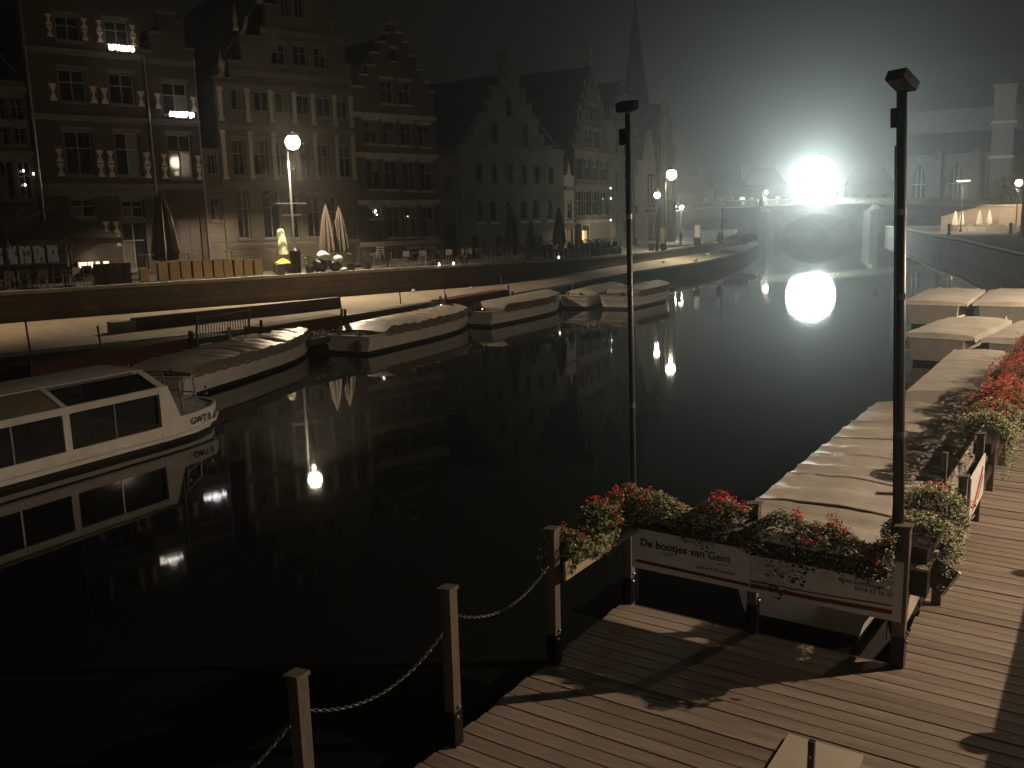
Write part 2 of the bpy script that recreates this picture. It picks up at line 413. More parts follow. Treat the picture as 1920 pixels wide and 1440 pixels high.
def house(name, label, a, phi, outline, wins, wall_mat, roof=None, cornices=(), depth=9.0, steps=True, trim=None, base=1.8, sills=True, cat='house', surround=None, eave=None):
    """gabled house: front wall with real openings, windows, cornices, step stones, side walls and a roof running back"""
    H = empty(name, (a[0], a[1], 0), R(90 - phi), label, cat)
    trim = trim or house_trim
    th = .22
    outer = [Vector((u, z, 0)) for u, z in outline]
    loops = [outer] + [[Vector((u0, z0, 0)), Vector((u0, z1, 0)), Vector((u1, z1, 0)), Vector((u1, z0, 0))] for (u0, u1, z0, z1, *_) in wins]
    flat = [v for l in loops for v in l]
    m = MB()
    m.add([(v.x, 0, v.y) for v in flat], [tuple(t) for t in tessellate_polygon(loops)])
    for (u0, u1, z0, z1, *_) in wins:
        m.add([(u0, 0, z0), (u1, 0, z0), (u1, 0, z1), (u0, 0, z1), (u0, th, z0), (u1, th, z0), (u1, th, z1), (u0, th, z1)],
              [(0, 1, 5, 4), (1, 2, 6, 5), (2, 3, 7, 6), (3, 0, 4, 7)])
    no = len(outline)
    m.add([(u, 0, z) for u, z in outline] + [(u, .45, z) for u, z in outline], [(i, (i + 1) % no, (i + 1) % no + no, i + no) for i in range(no)])
    us = [p[0] for p in outline]; ua, ub = min(us), max(us)
    ev = eave or min(outline[1][1], outline[-2][1])
    m.box(ua + .01, .46, base, ub - .01, depth, ev)
    # gable back face
    m.add([(u, .45, z) for u, z in outline], [tuple(t) for t in tessellate_polygon([outer])])
    m.build('wall', wall_mat, H)
    if roof:
        (ru, rz) = roof
        m = MB(); k = .18
        for (ue, sgn) in ((ua - .15, -1), (ub + .15, 1)):
            m.add([(ue, .3, ev), (ru, .3, rz), (ru, depth, rz), (ue, depth, ev), (ue, .3, ev - k), (ru, .3, rz - k), (ru, depth, rz - k), (ue, depth, ev - k)],
                  [(0, 1, 2, 3), (4, 7, 6, 5), (0, 4, 5, 1), (1, 5, 6, 2), (2, 6, 7, 3), (3, 7, 4, 0)])
        # back gable
        m.add([(ua, depth - .01, ev), (ub, depth - .01, ev), (ru, depth - .01, rz - .1)], [(0, 1, 2)])
        m.build('roof', slate, H)
    if steps:
        for i in range(1, no - 2):
            (x0, z0), (x1, z1) = outline[i], outline[i + 1]
            if abs(z1 - z0) < .08 and .1 < abs(x1 - x0) < 2.4:
                q = MB(); q.box(min(x0, x1) - .06, -.06, max(z0, z1) + .002, max(x0, x1) + .06, .5, max(z0, z1) + .11); q.build('coping_stone', trim, H)
    for z in cornices:
        seg = [p for p in outline]
        # width of the outline at height z
        xs = []
        for i in range(no):
            (x0, z0), (x1, z1) = outline[i], outline[(i + 1) % no]
            if (z0 - z) * (z1 - z) <= 0 and z0 != z1: xs.append(x0 + (x1 - x0) * (z - z0) / (z1 - z0))
        if len(xs) >= 2:
            q = MB(); q.box(min(xs) - .04, -.13, z - .1, max(xs) + .04, -.002, z + .08); q.box(min(xs), -.07, z - .22, max(xs), -.002, z - .102)
            q.build('cornice', trim, H)
    for wdw in wins:
        u0, u1, z0, z1 = wdw[:4]; st = wdw[4] if len(wdw) > 4 else 'cross'; pm = wdw[5] if len(wdw) > 5 else None
        if st == 'door':
            q = MB(); q.box(u0, .12, z0, u1, .17, z1); do = q.build('door', dark_wood, H)
            q = MB(); w3 = (u1 - u0)
            for kx in (.08, .54):
                for (za, zb) in ((.08, .42), (.5, .92)):
                    q.box(u0 + w3 * kx, .10, z0 + (z1 - z0) * za, u0 + w3 * (kx + .38), .125, z0 + (z1 - z0) * zb)
            q.build('door_panel', dark_wood, do)
        elif st == 'arch':
            # rounded head: spandrel infill in the upper corners
            wo = make_window(H, u0, u1, z0, z1, 'one', surround or trim, pm)
            q = MB(); r = (u1 - u0) / 2; uc = (u0 + u1) / 2; zc = z1 - r; K = 8
            for sg in (-1, 1):
                pts = [(uc + sg * r, z1)] + [(uc + sg * r * math.cos(math.pi / 2 * i / K), zc + r * math.sin(math.pi / 2 * i / K)) for i in range(K + 1)]
                q.add([(u, .004, z) for u, z in pts] + [(u, .15, z) for u, z in pts],
                      [tuple([0, i, i + 1]) for i in range(1, K + 1)] + [(i, i + 1, i + 1 + K + 2, i + K + 2) for i in range(1, K + 1)])
            q.build('arch_head', wall_mat, H)
        else:
            make_window(H, u0, u1, z0, z1, st, surround, pm)
        if sills and st != 'door':
            q = MB(); q.box(u0 - .07, -.09, z0 - .12, u1 + .07, -.002, z0 - .01); q.build('sill', trim, H)
            if st != 'arch':
                q = MB(); q.box(u0 - .09, -.03, z1 + .01, u1 + .09, -.002, z1 + .2); q.build('lintel', trim, H)
    return H

def stepped(pts, base, u0, u1):
    """turn a list of gable corner points into a stepped outline"""
    out = [(u0, base), (u0, pts[0][1])]
    peak = max(range(len(pts)), key=lambda i: pts[i][1])
    for i in range(1, peak + 1):
        out += [(pts[i][0], pts[i - 1][1]), (pts[i][0], pts[i][1])]
    for i in range(peak + 1, len(pts)):
        out += [(pts[i][0], pts[i - 1][1]), (pts[i][0], pts[i][1])]
    out[-1] = (u1, out[-1][1]) if False else out[-1]
    out += [(u1, pts[-1][1]), (u1, base)]
    res = []
    for p in out:
        if not res or (abs(p[0] - res[-1][0]) + abs(p[1] - res[-1][1])) > 1e-4: res.append(p)
    return res

# the dark house cut by the frame on the far left
h0 = house('canal_house', 'dark brick house with pale window frames, at the far left beside the shuttered house', (-27.72, 44.88), 50,
      [(0, 1.8), (0, 12.3), (4.6, 12.3), (4.6, 1.8)],
      [(.9, 1.6, 10.4, 11.5), (1.9, 2.6, 10.4, 11.5), (3.05, 3.65, 10.4, 11.5), (3.85, 4.4, 10.4, 11.5),
       (.9, 1.6, 9.2, 10.05), (1.9, 2.6, 9.2, 10.05), (3.05, 3.65, 9.2, 10.05), (3.85, 4.4, 9.2, 10.05),
       (1.9, 2.6, 6.45, 8.4), (3.0, 3.6, 6.45, 8.4), (3.8, 4.45, 6.45, 8.4)], brown_brick, roof=(2.3, 15.5), cornices=(8.8, 11.95), steps=False)
for (u, z) in ((4.05, 7.9), (4.5, 7.75), (4.05, 7.2)):
    q = MB(); q.blob((u, -.12, z), .05, .05, .07, 8, 5, 0); q.build('wall_light', E_dot, h0)

# shuttered house, two bays wide and a narrower bay
SH = [(1.38, 14.6, 15.7, 1), (3.06, 14.58, 15.68, 1), (3.8, 14.56, 15.66, 1), (5.5, 14.5, 15.6, 1)]
wl = [(1.64, 2.86, 14.5, 15.72), (4.05, 5.3, 14.5, 15.76), (1.5, 2.86, 11.45, 13.08), (4.0, 5.34, 11.45, 13.06), (1.45, 2.85, 7.7, 10.0), (3.98, 5.34, 7.7, 10.0),
      (1.43, 2.68, 5.5, 6.5), (4.02, 5.22, 5.45, 6.4), (3.9, 5.2, 2.6, 5.25)]
h1 = house('shuttered_house', 'red brick house with oxblood shutters bearing white hourglasses, widest of the shuttered pair', (-24.13, 47.9), 50,
      stepped([(0.3, 16.6), (.9, 17.6), (1.8, 18.6), (3.2, 19.4), (4.4, 18.6), (5.3, 17.6)], 1.8, 0, 5.84), wl, red_brick, roof=(2.9, 19.0), cornices=(14.0, 10.7, 7.2, 5.35 + 1.5), surround=white_frame)
h1b = house('shuttered_house', 'narrow red brick bay house with hourglass shutters and one lit window box', (-19.65, 51.65), 50,
      stepped([(0.05, 14.3), (.6, 15.3), (1.1, 16.4), (2.0, 15.9), (2.5, 14.6)], 1.8, .03, 2.93), [(.95, 2.38, 11.05, 12.8), (1.0, 2.36, 7.6, 10.0), (1.15, 2.5, 2.4, 5.4, 'door')], red_brick, roof=(1.5, 16), cornices=(13.9, 10.7, 7.2), surround=white_frame)
def shutter(H, u, z0, z1, w=.42, two=False, mt=None):
    q = MB(); q.box(u - w / 2, -.07, z0 - .04, u + w / 2, -.01, z1 + .04); sh = q.build('shutter', mt or shutter_red, H)
    tiers = [(z0, (z0 + z1) / 2 - .03), ((z0 + z1) / 2 + .03, z1)] if two else [(z0, z1)]
    for za, zb in tiers:
        q = MB(); zm = (za + zb) / 2; e = w * .42; y = -.078
        q.add([(u - e, y, zb), (u + e, y, zb), (u + .03, y, zm), (u + e, y, za), (u - e, y, za), (u - .03, y, zm),
               (u - e, y + .007, zb), (u + e, y + .007, zb), (u + .03, y + .007, zm), (u + e, y + .007, za), (u - e, y + .007, za), (u - .03, y + .007, zm)],
              [(0, 1, 2, 5), (5, 2, 3, 4)] + [(i, (i + 1) % 6, (i + 1) % 6 + 6, i + 6) for i in range(6)])
        q.build('hourglass_emblem', shutter_white, sh)
for u, a, b_ in ((1.36, 14.6, 15.7), (3.06, 14.58, 15.68), (3.8, 14.56, 15.66), (5.5, 14.5, 15.6)): shutter(h1, u, a, b_, .4, True)
for u, a, b_ in ((1.2, 11.45, 12.3), (3.17, 11.43, 12.28), (3.72, 11.43, 12.25), (5.62, 11.4, 12.2)): shutter(h1, u, a, b_, .46)
for u, a, b_ in ((1.16, 7.65, 9.05), (3.16, 7.63, 9.03), (3.7, 7.63, 9.0), (5.62, 7.6, 8.96)): shutter(h1, u, a, b_, .46, True)
for u, a, b_ in ((3.1, 3.93, 5.28), (3.64, 3.95, 5.27)): shutter(h1, u, a, b_, .44, True)
for u, a, b_ in ((.68, 11.34, 12.14), (2.67, 11.27, 12.08)): shutter(h1b, u, a, b_, .42)
for u, a, b_ in ((.72, 7.57, 8.9), (2.66, 7.52, 8.86)): shutter(h1b, u, a, b_, .42, True)
for H, u, z0, z1 in ((h1, .1, 2.3, 16.5), (h1b, .12, 2.3, 14.2), (h1b, 2.86, 2.3, 14.2)):
    q = MB(); q.tube([(u, -.1, z0), (u, -.1, z1)], .05, 8); q.build('drainpipe', galv, H)
# fairy lit flower boxes under two shuttered windows
def litbox(u0, u1, z, H, mt, label, col):
    M = H.matrix_basis.copy()
    T = empty('lit_window_box', tuple((Matrix.Translation(H.location) @ Matrix.Rotation(H.rotation_euler.z, 4, 'Z')) @ Vector((u0, -.32, z))), H.rotation_euler.z, label, 'window box', 'lit window boxes on the shuttered houses')
    L = u1 - u0
    q = MB(); q.box(0, -.12, -.16, L, .25, 0); q.build('box', dark_wood, T)
    q = MB()
    for i in range(330): q.leaf((random.uniform(0, L), random.uniform(-.14, .24), random.uniform(-.02, .22)), .09)
    tag(q.build('foliage', leaf_dark, T), kind='stuff')
    q = MB()
    for i in range(170):
        q.blob((random.uniform(0, L), random.uniform(-.20, .0), random.uniform(-.14, .16)), .036, .036, .036, 5, 3, 0)
    tag(q.build('string_lights', mt, T), kind='stuff')
    area_light('string_light_glow', 'POINT', (L / 2, -.35, .12), 5, col, T, .25)
litbox(4.06, 5.36, 14.28, h1, E_string, 'warm fairy lights heaped in a flower box under an upper window of the shuttered house', (1, .9, .7))
litbox(1.12, 2.46, 11.02, h1b, E_string2, 'cool white fairy lights in the flower box of the narrow shuttered bay', (1, .92, .95))

# low recess house between
house('passage_house', 'low narrow house squeezed between the shuttered house and the big sandstone gable', (-17.41, 53.53), 50,
      [(.02, 1.8), (.02, 9.3), (1.0, 9.3), (1.0, 1.8)], [(.3, .8, 7.85, 8.95, 'cols2'), (.25, .85, 5.2, 6.5)], ashlar, cornices=(9.2, 7.0), steps=False, depth=6)

# big sandstone guild hall
h2 = house('guild_hall', 'tall sandstone guild hall with scrolled gable and rows of mullioned windows, behind the warm lamp', (-16.63, 54.19), 50,
      stepped([(.55, 13.2), (1.0, 14.2), (1.8, 15.7), (3.1, 16.3), (3.5, 17.6), (4.3, 19.3), (5.0, 20.3), (6.3, 20.3), (6.9, 19.3), (7.5, 17.4), (8.2, 16.2), (8.7, 14.6)], 1.8, .02, 9.03),
      [(4.55, 5.15, 17.1, 18.5, 'cols2'), (5.45, 6.05, 17.1, 18.5, 'cols2'),
       (3.7, 4.7, 14.3, 15.5), (5.15, 6.1, 14.35, 15.55), (6.55, 7.45, 14.3, 15.55),
       (1.0, 1.8, 11.5, 12.7, 'cols2'), (2.4, 3.4, 11.5, 12.7, 'cols2'), (3.78, 4.76, 11.48, 12.7, 'cols2'), (5.18, 6.1, 11.45, 12.65, 'cols2'), (6.55, 7.55, 11.4, 12.6, 'cols2'), (7.88, 8.75, 11.35, 12.5, 'cols2'),
       (.85, 1.6, 7.8, 9.85), (2.1, 3.0, 7.8, 9.88), (3.42, 4.35, 7.78, 9.85), (4.76, 5.7, 7.78, 9.8), (6.3, 7.2, 7.75, 9.78), (7.85, 8.8, 7.7, 9.75),
       (.85, 1.6, 4.1, 6.95), (2.45, 3.65, 4.05, 7.05), (4.2, 4.85, 4.0, 6.7, 'one'), (5.4, 6.35, 4.0, 6.6), (6.75, 7.5, 4.0, 6.6), (7.9, 8.8, 2.4, 5.8, 'door')],
      ashlar, roof=(4.7, 20.0), cornices=(16.2, 13.7, 13.0, 10.6, 7.35, 3.75), depth=14, surround=white_frame)
for u in (.28, 1.95, 3.55 - .12, 4.95 - .0, 6.2 + .0, 7.7, 8.9):
    q = MB()
    for za, zb in ((7.55, 10.35), (10.85, 12.75)):
        q.box(u - .12, -.1, za, u + .12, -.003, zb); q.box(u - .17, -.14, za, u + .17, -.003, za + .2); q.box(u - .17, -.14, zb - .2, u + .17, -.003, zb)
    q.build('pilaster', pale_stone, h2)
for (u, z) in ((.6, 13.3), (1.7, 16.0), (3.3, 17.7), (5.65, 20.45), (8.0, 16.4), (8.9, 13.3)):
    q = MB(); q.lathe([(.16, 0), (.2, .15), (.1, .3), (.17, .55), (.1, .85), (.03, 1.5)], (u, .2, z), 10); q.build('pinnacle', pale_stone, h2, smooth=True)
# scroll volutes of the gable
for (u, z, sg) in ((.8, 13.25, 1), (2.4, 15.8, 1), (7.9, 15.0, -1), (8.6, 13.25, -1)):
    q = MB(); pts = [(u + sg * (-.55 + .55 * (i / 8)), .18, z + 1.0 * (i / 8) ** 2.2) for i in range(9)]; q.tube(pts, [.2 - .012 * i for i in range(9)], 8); q.build('volute', pale_stone, h2, smooth=True)
for u, z in ((1.95, 6.15), (2.95, 6.1)): pass

# brick stepped gable
h3 = house('stepped_gable_house', 'brick house with a stepped gable and four window bays beside the tiny toll house', (-9.69, 60.01), 49,
      stepped([(.35, 13.35), (.8, 14.1), (1.2, 14.75), (1.75, 15.55), (2.25, 16.25), (2.7, 16.85), (3.0, 17.45), (3.6, 16.95), (4.05, 16.4), (4.55, 15.6), (5.1, 14.75), (5.65, 14.0), (6.1, 13.4)], 1.8, .02, 6.5),
      [(3.12, 3.55, 15.2, 15.95, 'one'), (2.18, 3.2, 12.5, 13.98), (3.6, 4.58, 12.5, 13.96), (.76, 1.86, 9.9, 11.35), (2.18, 3.26, 9.88, 11.32), (3.6, 4.62, 9.85, 11.3), (5.04, 6.05, 9.82, 11.26),
       (.8, 1.86, 7.0, 8.9), (2.2, 3.28, 6.97, 8.85), (3.66, 4.7, 6.92, 8.83), (5.04, 6.12, 6.88, 8.8), (.86, 1.84, 2.4, 5.0, 'door'), (.86, 1.84, 5.1, 5.82, 'cols2'), (2.22, 3.3, 3.83, 5.83), (3.64, 4.68, 3.8, 5.82), (5.08, 6.14, 3.76, 5.78), (3.7, 4.7, 2.1, 3.0, 'cols2'), (5.1, 6.1, 2.05, 2.95, 'cols2')],
      brown_brick, roof=(3.3, 16.9), cornices=(11.75, 9.25, 6.2, 3.5), depth=13, surround=white_frame, trim=pale_stone)
q = MB(); q.lathe([(.1, 0), (.14, .1), (.06, .25), (.12, .45), (.02, .8)], (3.3, .2, 17.5), 8); q.build('finial', pale_stone, h3)
for (u, z, s) in ((1.36, 5.6, .07), (1.3, 5.5, .05), (1.45, 5.35, .05), (3.9, 5.2, .03)):
    q = MB(); q.blob((u, .05, z), s, s, s, 8, 5, 0); q.build('hall_light', E_dot, h3)

# toll house
house('toll_house', 'tiny crenellated toll house with round arched doorway between brick gable and granary', (-4.78, 64.28), 46,
      [(.02, 1.8), (.02, 9.0), (.2, 9.0), (.2, 9.35), (.5, 9.35), (.5, 9.0), (.7, 9.0), (.7, 9.35), (1.0, 9.35), (1.0, 9.0), (1.2, 9.0), (1.2, 9.35), (1.5, 9.35), (1.5, 9.0), (1.7, 9.0), (1.7, 9.35), (2.02, 9.35), (2.02, 1.8)],
      [(.63, 1.42, 6.6, 7.95), (.3, 1.75, 1.95, 4.7, 'arch')], ashlar, cornices=(8.5, 6.0), steps=False, depth=6, eave=8.9)

# granary
arches = [(u, u + .72, 4.75, 6.2, 'arch') for u in (1.62, 3.05, 4.83, 6.42, 7.8, 9.5)]
h4 = house('stone_granary', 'broad grey stone granary with small steps up its gable and round arched openings', (-3.29, 65.72), 42,
      stepped([(.35, 10.0), (.85, 10.6), (1.5, 11.4), (2.3, 12.3), (3.0, 13.3), (3.7, 14.3), (4.45, 15.2), (4.75, 15.9), (5.8, 15.2), (6.6, 14.3), (7.3, 13.3), (8.0, 12.2), (8.7, 11.1), (9.4, 10.3), (10.4, 10.05)], 1.8, .02, 11.72),
      [(5.03, 5.8, 12.3, 13.7, 'arch'), (3.42, 4.2, 10.35, 11.8, 'cols2'), (6.68, 7.46, 10.2, 11.8, 'cols2')] + [(u, u + .7, 7.45, 8.82, 'cols2') for u in (1.64, 3.3, 5.0, 6.55, 8.05, 9.72)] + arches +
      [(.9, 1.8, 2.0, 3.75, 'arch'), (3.5, 4.4, 2.0, 3.7, 'arch'), (5.2, 6.0, 2.0, 3.7, 'arch'), (6.85, 7.8, 2.0, 3.7, 'arch'), (8.15, 9.0, 2.0, 3.6, 'arch')],
      grey_stone, roof=(5.2, 15.4), cornices=(10.0, 4.35), depth=17, surround=dark_wood, trim=grey_stone)
q = MB(); q.box(4.75, .0, 15.95, 5.75, .6, 16.5); q.lathe([(.4, 0), (.42, .2), (.2, .5)], (5.25, .3, 16.5), 8); q.build('gable_cap', grey_stone, h4)
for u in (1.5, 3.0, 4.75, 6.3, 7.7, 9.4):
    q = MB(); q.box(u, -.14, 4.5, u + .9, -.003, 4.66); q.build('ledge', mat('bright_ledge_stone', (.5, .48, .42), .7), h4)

# narrow ornate guild house
four = lambda z0, z1: [(2.4, 3.7, z0, z1), (4.08, 5.48, z0, z1), (5.84, 7.26, z0, z1), (7.74, 9.3, z0, z1)]
h5 = house('guild_house', 'narrow ornate brick guild house, its gable topped by a tall spike', (4.58, 74.45), 28,
      stepped([(2.05, 10.4), (2.5, 11.3), (3.0, 12.4), (3.55, 13.4), (4.1, 14.4), (4.6, 15.4), (5.1, 16.4), (5.5, 17.3), (6.15, 16.4), (6.9, 15.6), (7.6, 14.6), (8.2, 13.6), (8.8, 12.6), (9.4, 11.5)], 1.6, 2.0, 9.84),
      [(5.3, 7.2, 12.8, 14.1, 'three'), (4.05, 5.7, 10.6, 12.15, 'three'), (6.15, 7.7, 10.55, 12.1, 'three')] + four(7.88, 9.7) + four(4.95, 7.0), brown_brick, roof=(5.8, 17.2), cornices=(10.2, 7.45, 4.5), depth=18, surround=white_frame)
q = MB(); q.lathe([(.3, 0), (.34, .3), (.18, .5), (.24, 1.0), (.1, 1.6), (.03, 3.2)], (5.8, .2, 17.3), 8); q.build('spire_finial', pale_stone, h5)
for (u, z) in ((2.3, 10.5), (2.8, 11.4), (3.3, 12.5), (3.8, 13.5), (4.35, 14.5), (4.85, 15.5), (6.5, 16.5), (7.3, 15.7), (7.9, 14.7), (8.5, 13.7), (9.1, 12.7), (9.6, 11.6)):
    q = MB(); q.lathe([(.12, 0), (.15, .15), (.05, .3), (.1, .42), (.01, .7)], (u, .15, z), 6); q.build('finial', pale_stone, h5)
for (u, z) in ((9.6, 7.3), (9.65, 6.4), (9.6, 4.5)):
    q = MB(); q.blob((u, -.2, z), .06, .06, .09, 8, 5, 0); q.build('wall_light', E_dot, h5)
# small side house in front of it with amber lit bar window
hs = house('corner_bar_house', 'small pale stone bar front with a lantern gable and amber glow in its ground floor', (4.58, 74.45), 28,
      [(.05, 1.6), (.05, 8.2), (.6, 8.2), (1.0, 9.3), (1.4, 8.2), (1.95, 8.2), (1.95, 1.6)], [(.55, 1.5, 4.7, 6.0), (.3, 1.7, 2.1, 3.9, 'cols2', mat('dim_amber_pane', (1, .5, .2), emit=(1, .5, .2, .12)))], pale_stone, cornices=(7.2, 4.3), steps=False, depth=5, surround=pale_stone)
bw_ = empty('bar_display', (0, 0, 0), 0, 'narrow glowing amber bar window behind the dark parasols at the far terrace', 'bar window')
bw_.location = Vector((4.58, 74.45, 0)); bw_.rotation_euler = (0, 0, R(62))
q = MB(); q.box(2.25, -.5, 2.0, 2.45, -.06, 4.1); q.box(3.9, -.5, 2.0, 4.1, -.06, 4.1); q.box(2.25, -.5, 4.1, 4.1, -.06, 4.3); q.build('frame', white_frame, bw_)
for u0, u1, mm in ((2.5, 2.85, E_amber), (2.95, 3.3, mat('bright_amber_light', (1, .62, .3), emit=(1, .62, .3, 2.2))), (3.4, 3.85, E_amber)):
    q = MB(); q.box(u0, -.3, 2.3, u1, -.27, 3.7); q.build('lit_pane', mm, bw_)

house('slate_roof_house', 'dark narrow gabled house between the ornate guild house and the spired tower', (9.2, 83.15), 22,
      stepped([(.6, 13.2), (1.7, 14.4), (3.0, 15.6), (4.6, 17.2), (5.6, 16.0), (6.6, 14.7), (7.5, 13.6)], 1.6, .05, 8.2),
      [(2.0, 3.6, 10.4, 12.7), (4.6, 6.4, 10.4, 12.7), (2.0, 3.6, 7.0, 8.95), (4.6, 6.6, 7.0, 8.95), (2.0, 3.6, 3.1, 5.3), (4.6, 6.5, 3.1, 5.3)], grey_stone, roof=(4.4, 17.0), cornices=(9.8, 6.2), depth=14, surround=white_frame)

# spired post hall at the end of the row
h7 = house('spired_post_hall', 'grey gothic corner hall with a tall pointed spire and a floodlit corner buttress', (12.31, 90.85), 34,
      [(.05, 1.6), (.05, 15.6), (6.2, 15.9), (7.6, 15.9), (7.6, 1.6)],
      [(3.5, 6.1, 12.6, 14.8, 'arch'), (3.7, 6.15, 9.9, 12.1, 'three'), (5.2, 6.7, 5.6, 8.8, 'three'), (.45, 1.45, 5.8, 8.7), (.45, 1.45, 2.6, 5.0)], grey_stone, cornices=(15.4, 12.35, 9.4, 5.35), steps=False, depth=9, surround=pale_stone)
q = MB(); q.lathe([(1.25, 9.0), (1.25, 15.8), (1.45, 15.9), (1.4, 16.3), (.95, 18.8), (.48, 22.2), (.05, 25.6)], (2.5, .9, 0), 8); q.build('spire', slate, h7)
q = MB(); q.tube([(2.5, .9, 25.5), (2.5, .9, 27.2)], .05, 6); q.blob((2.5, .9, 26.0), .16, .2, .2, 8, 5, 0); q.build('spire_finial', black_metal, h7)
for u, hgt in ((6.9, 15.9), (7.6, 13.5), (8.6, 12.0)):
    q = MB(); q.box(u - .28, -.7, 1.6, u + .28, .2, hgt); q.box(u - .36, -.8, hgt * .45, u + .36, .2, hgt * .45 + .25); q.box(u - .36, -.8, hgt * .72, u + .36, .2, hgt * .72 + .22)
    q.lathe([(.34, 0), (.36, .2), (.2, .5), (.05, 2.6)], (u, -.25, hgt), 6); q.build('buttress', pale_stone, h7)
house('slender_gabled_porch', 'slim pale pointed porch with tall twin lancets at the foot of the spired hall', (12.31 + .56 * 1.6 + .5, 90.85 + .83 * 1.6 - 1.0), 34,
      [(.0, 1.6), (0, 10.2), (.25, 10.8), (1.05, 13.0), (1.85, 10.8), (2.1, 10.2), (2.1, 1.6)], [(.35, .95, 5.8, 8.6, 'cols2'), (1.15, 1.75, 5.8, 8.6, 'cols2'), (.35, 1.75, 2.5, 5.0)], mat('pale_limestone', (.55, .53, .47), .75, .15, 3), cornices=(5.3,), steps=False, depth=1.4, surround=pale_stone, cat='porch')  # porch limestone set paler than the shared pale stone
#STAGE3

# ================================================================ BRIDGE, CHURCH, FAR SIDE
BR = empty('arched_bridge', (27, 150, 0), math.atan2(22, 66), 'stone bridge of three arches closing the far end of the canal', 'bridge')
def arch_pts(u0, u1, zt, zb, K=14):
    uc = (u0 + u1) / 2; r = (u1 - u0) / 2
    return [(uc - r * math.cos(math.pi * i / K), zb + (zt - zb) * math.sin(math.pi * i / K)) for i in range(K + 1)]
AR = [(1.0, 13.2, 4.3, 1.2), (20.0, 36.5, 4.2, -.3), (42.0, 53.0, 4.5, .0)]
bot = [(-14, -.4)]
for (u0, u1, zt, zb) in AR: bot += [(u0, -.4)] + arch_pts(u0, u1, zt, zb) + [(u1, -.4)]
bot += [(74, -.4)]
top = [(74, 4.6), (60, 5.2), (45, 5.7), (28, 5.95), (14, 5.7), (0, 5.3), (-14, 5.0)]
prof = bot + top
m = MB(); lp = [Vector((u, z, 0)) for u, z in prof]; tr = [tuple(t) for t in tessellate_polygon([lp])]; k = len(prof)
m.add([(u, 0, z) for u, z in prof], tr); m.add([(u, 22, z) for u, z in prof], tr)
m.add([(u, 0, z) for u, z in prof] + [(u, 22, z) for u, z in prof], [(i, (i + 1) % k, (i + 1) % k + k, i + k) for i in range(k)])  # bridge deepened beyond its real width so the arch openings stay dark
m.build('span', bridge_stone, BR)
for (u0, u1, zt, zb) in AR:
    pts = arch_pts(u0, u1, zt, zb, 18); uc = (u0 + u1) / 2
    for i in range(18):
        q = MB(); a, b_ = pts[i], pts[i + 1]; ex = lambda p: (uc + (p[0] - uc) * 1.09, zb + (p[1] - zb) * 1.12 + .05)
        e = random.uniform(.05, .09); A_, B_ = ex(a), ex(b_)
        q.add([(a[0], -e, a[1]), (b_[0], -e, b_[1]), (B_[0], -e, B_[1]), (A_[0], -e, A_[1]), (a[0], .0, a[1]), (b_[0], .0, b_[1]), (B_[0], 0, B_[1]), (A_[0], 0, A_[1])],
              [(0, 1, 2, 3), (0, 4, 5, 1), (1, 5, 6, 2), (2, 6, 7, 3), (3, 7, 4, 0)])
        q.build('arch_stone', bridge_stone, BR)
for (u0, u1) in ((14.3, 18.8), (37.4, 41.2)):
    q = MB(); q.prism([(u0, 0), (u0 + .5, -1.3), ((u0 + u1) / 2, -1.8), (u1 - .5, -1.3), (u1, 0)], -.4, 4.6); q.lathe([(1.2, 4.6), (1.3, 4.8), (.5, 5.6)], ((u0 + u1) / 2, -.6, 0), 8); q.build('pier', bridge_stone, BR)
m = MB()
zt = lambda u: 5.3 + .65 * (1 - ((u - 28) / 34) ** 2) - (0 if u < 28 else .012 * (u - 28))
us = [-14 + i * 2.0 for i in range(45)]
for i in range(44):
    a, b_ = us[i], us[i + 1]
    m.bar((a, .1, zt(a) + .95), (b_, .1, zt(b_) + .95), .4, .22); m.bar((a, .1, zt(a) + .05), (b_, .1, zt(b_) + .05), .5, .2)
    for j in range(5):
        u = a + .2 + j * .4; m.box(u - .09, .0, zt(u) + .1, u + .09, .2, zt(u) + .88)
tag(m.build('balustrade', pale_stone, BR), kind='stuff')
# statue with a lit lantern on the left pier
st = empty('pier_statue', tuple(Matrix.Translation(BR.location) @ Matrix.Rotation(BR.rotation_euler.z, 4, 'Z') @ Vector((16.2, -.6, 0))), BR.rotation_euler.z, 'dark statue and lantern on the pedestal above the first bridge pier', 'statue')
q = MB(); q.box(-.7, -.7, 0.0, .7, .7, 5.6); q.box(-.9, -.9, 5.4, .9, .9, 5.75); q.build('pedestal', bridge_stone, st)
q = MB(); q.lathe([(.45, 5.75), (.5, 6.2), (.33, 6.9), (.42, 7.35), (.15, 7.6), (.2, 7.85), (.02, 8.1)], (0, 0, 0), 10); q.tube([(.2, 0, 7.3), (.7, -.1, 7.8)], .09, 6); q.tube([(-.25, 0, 7.2), (-.6, -.3, 6.7)], .09, 6); q.build('figure', black_metal, st, smooth=True)
q = MB(); q.blob((.75, -.1, 8.0), .28, .28, .34, 8, 6, 0); q.build('lantern', emis('statue_lantern_glass', (1, .97, .85), 14), st)
area_light('statue_lantern_light', 'POINT', (.75, -.8, 8.0), 400, (1, .95, .8), st, .3)

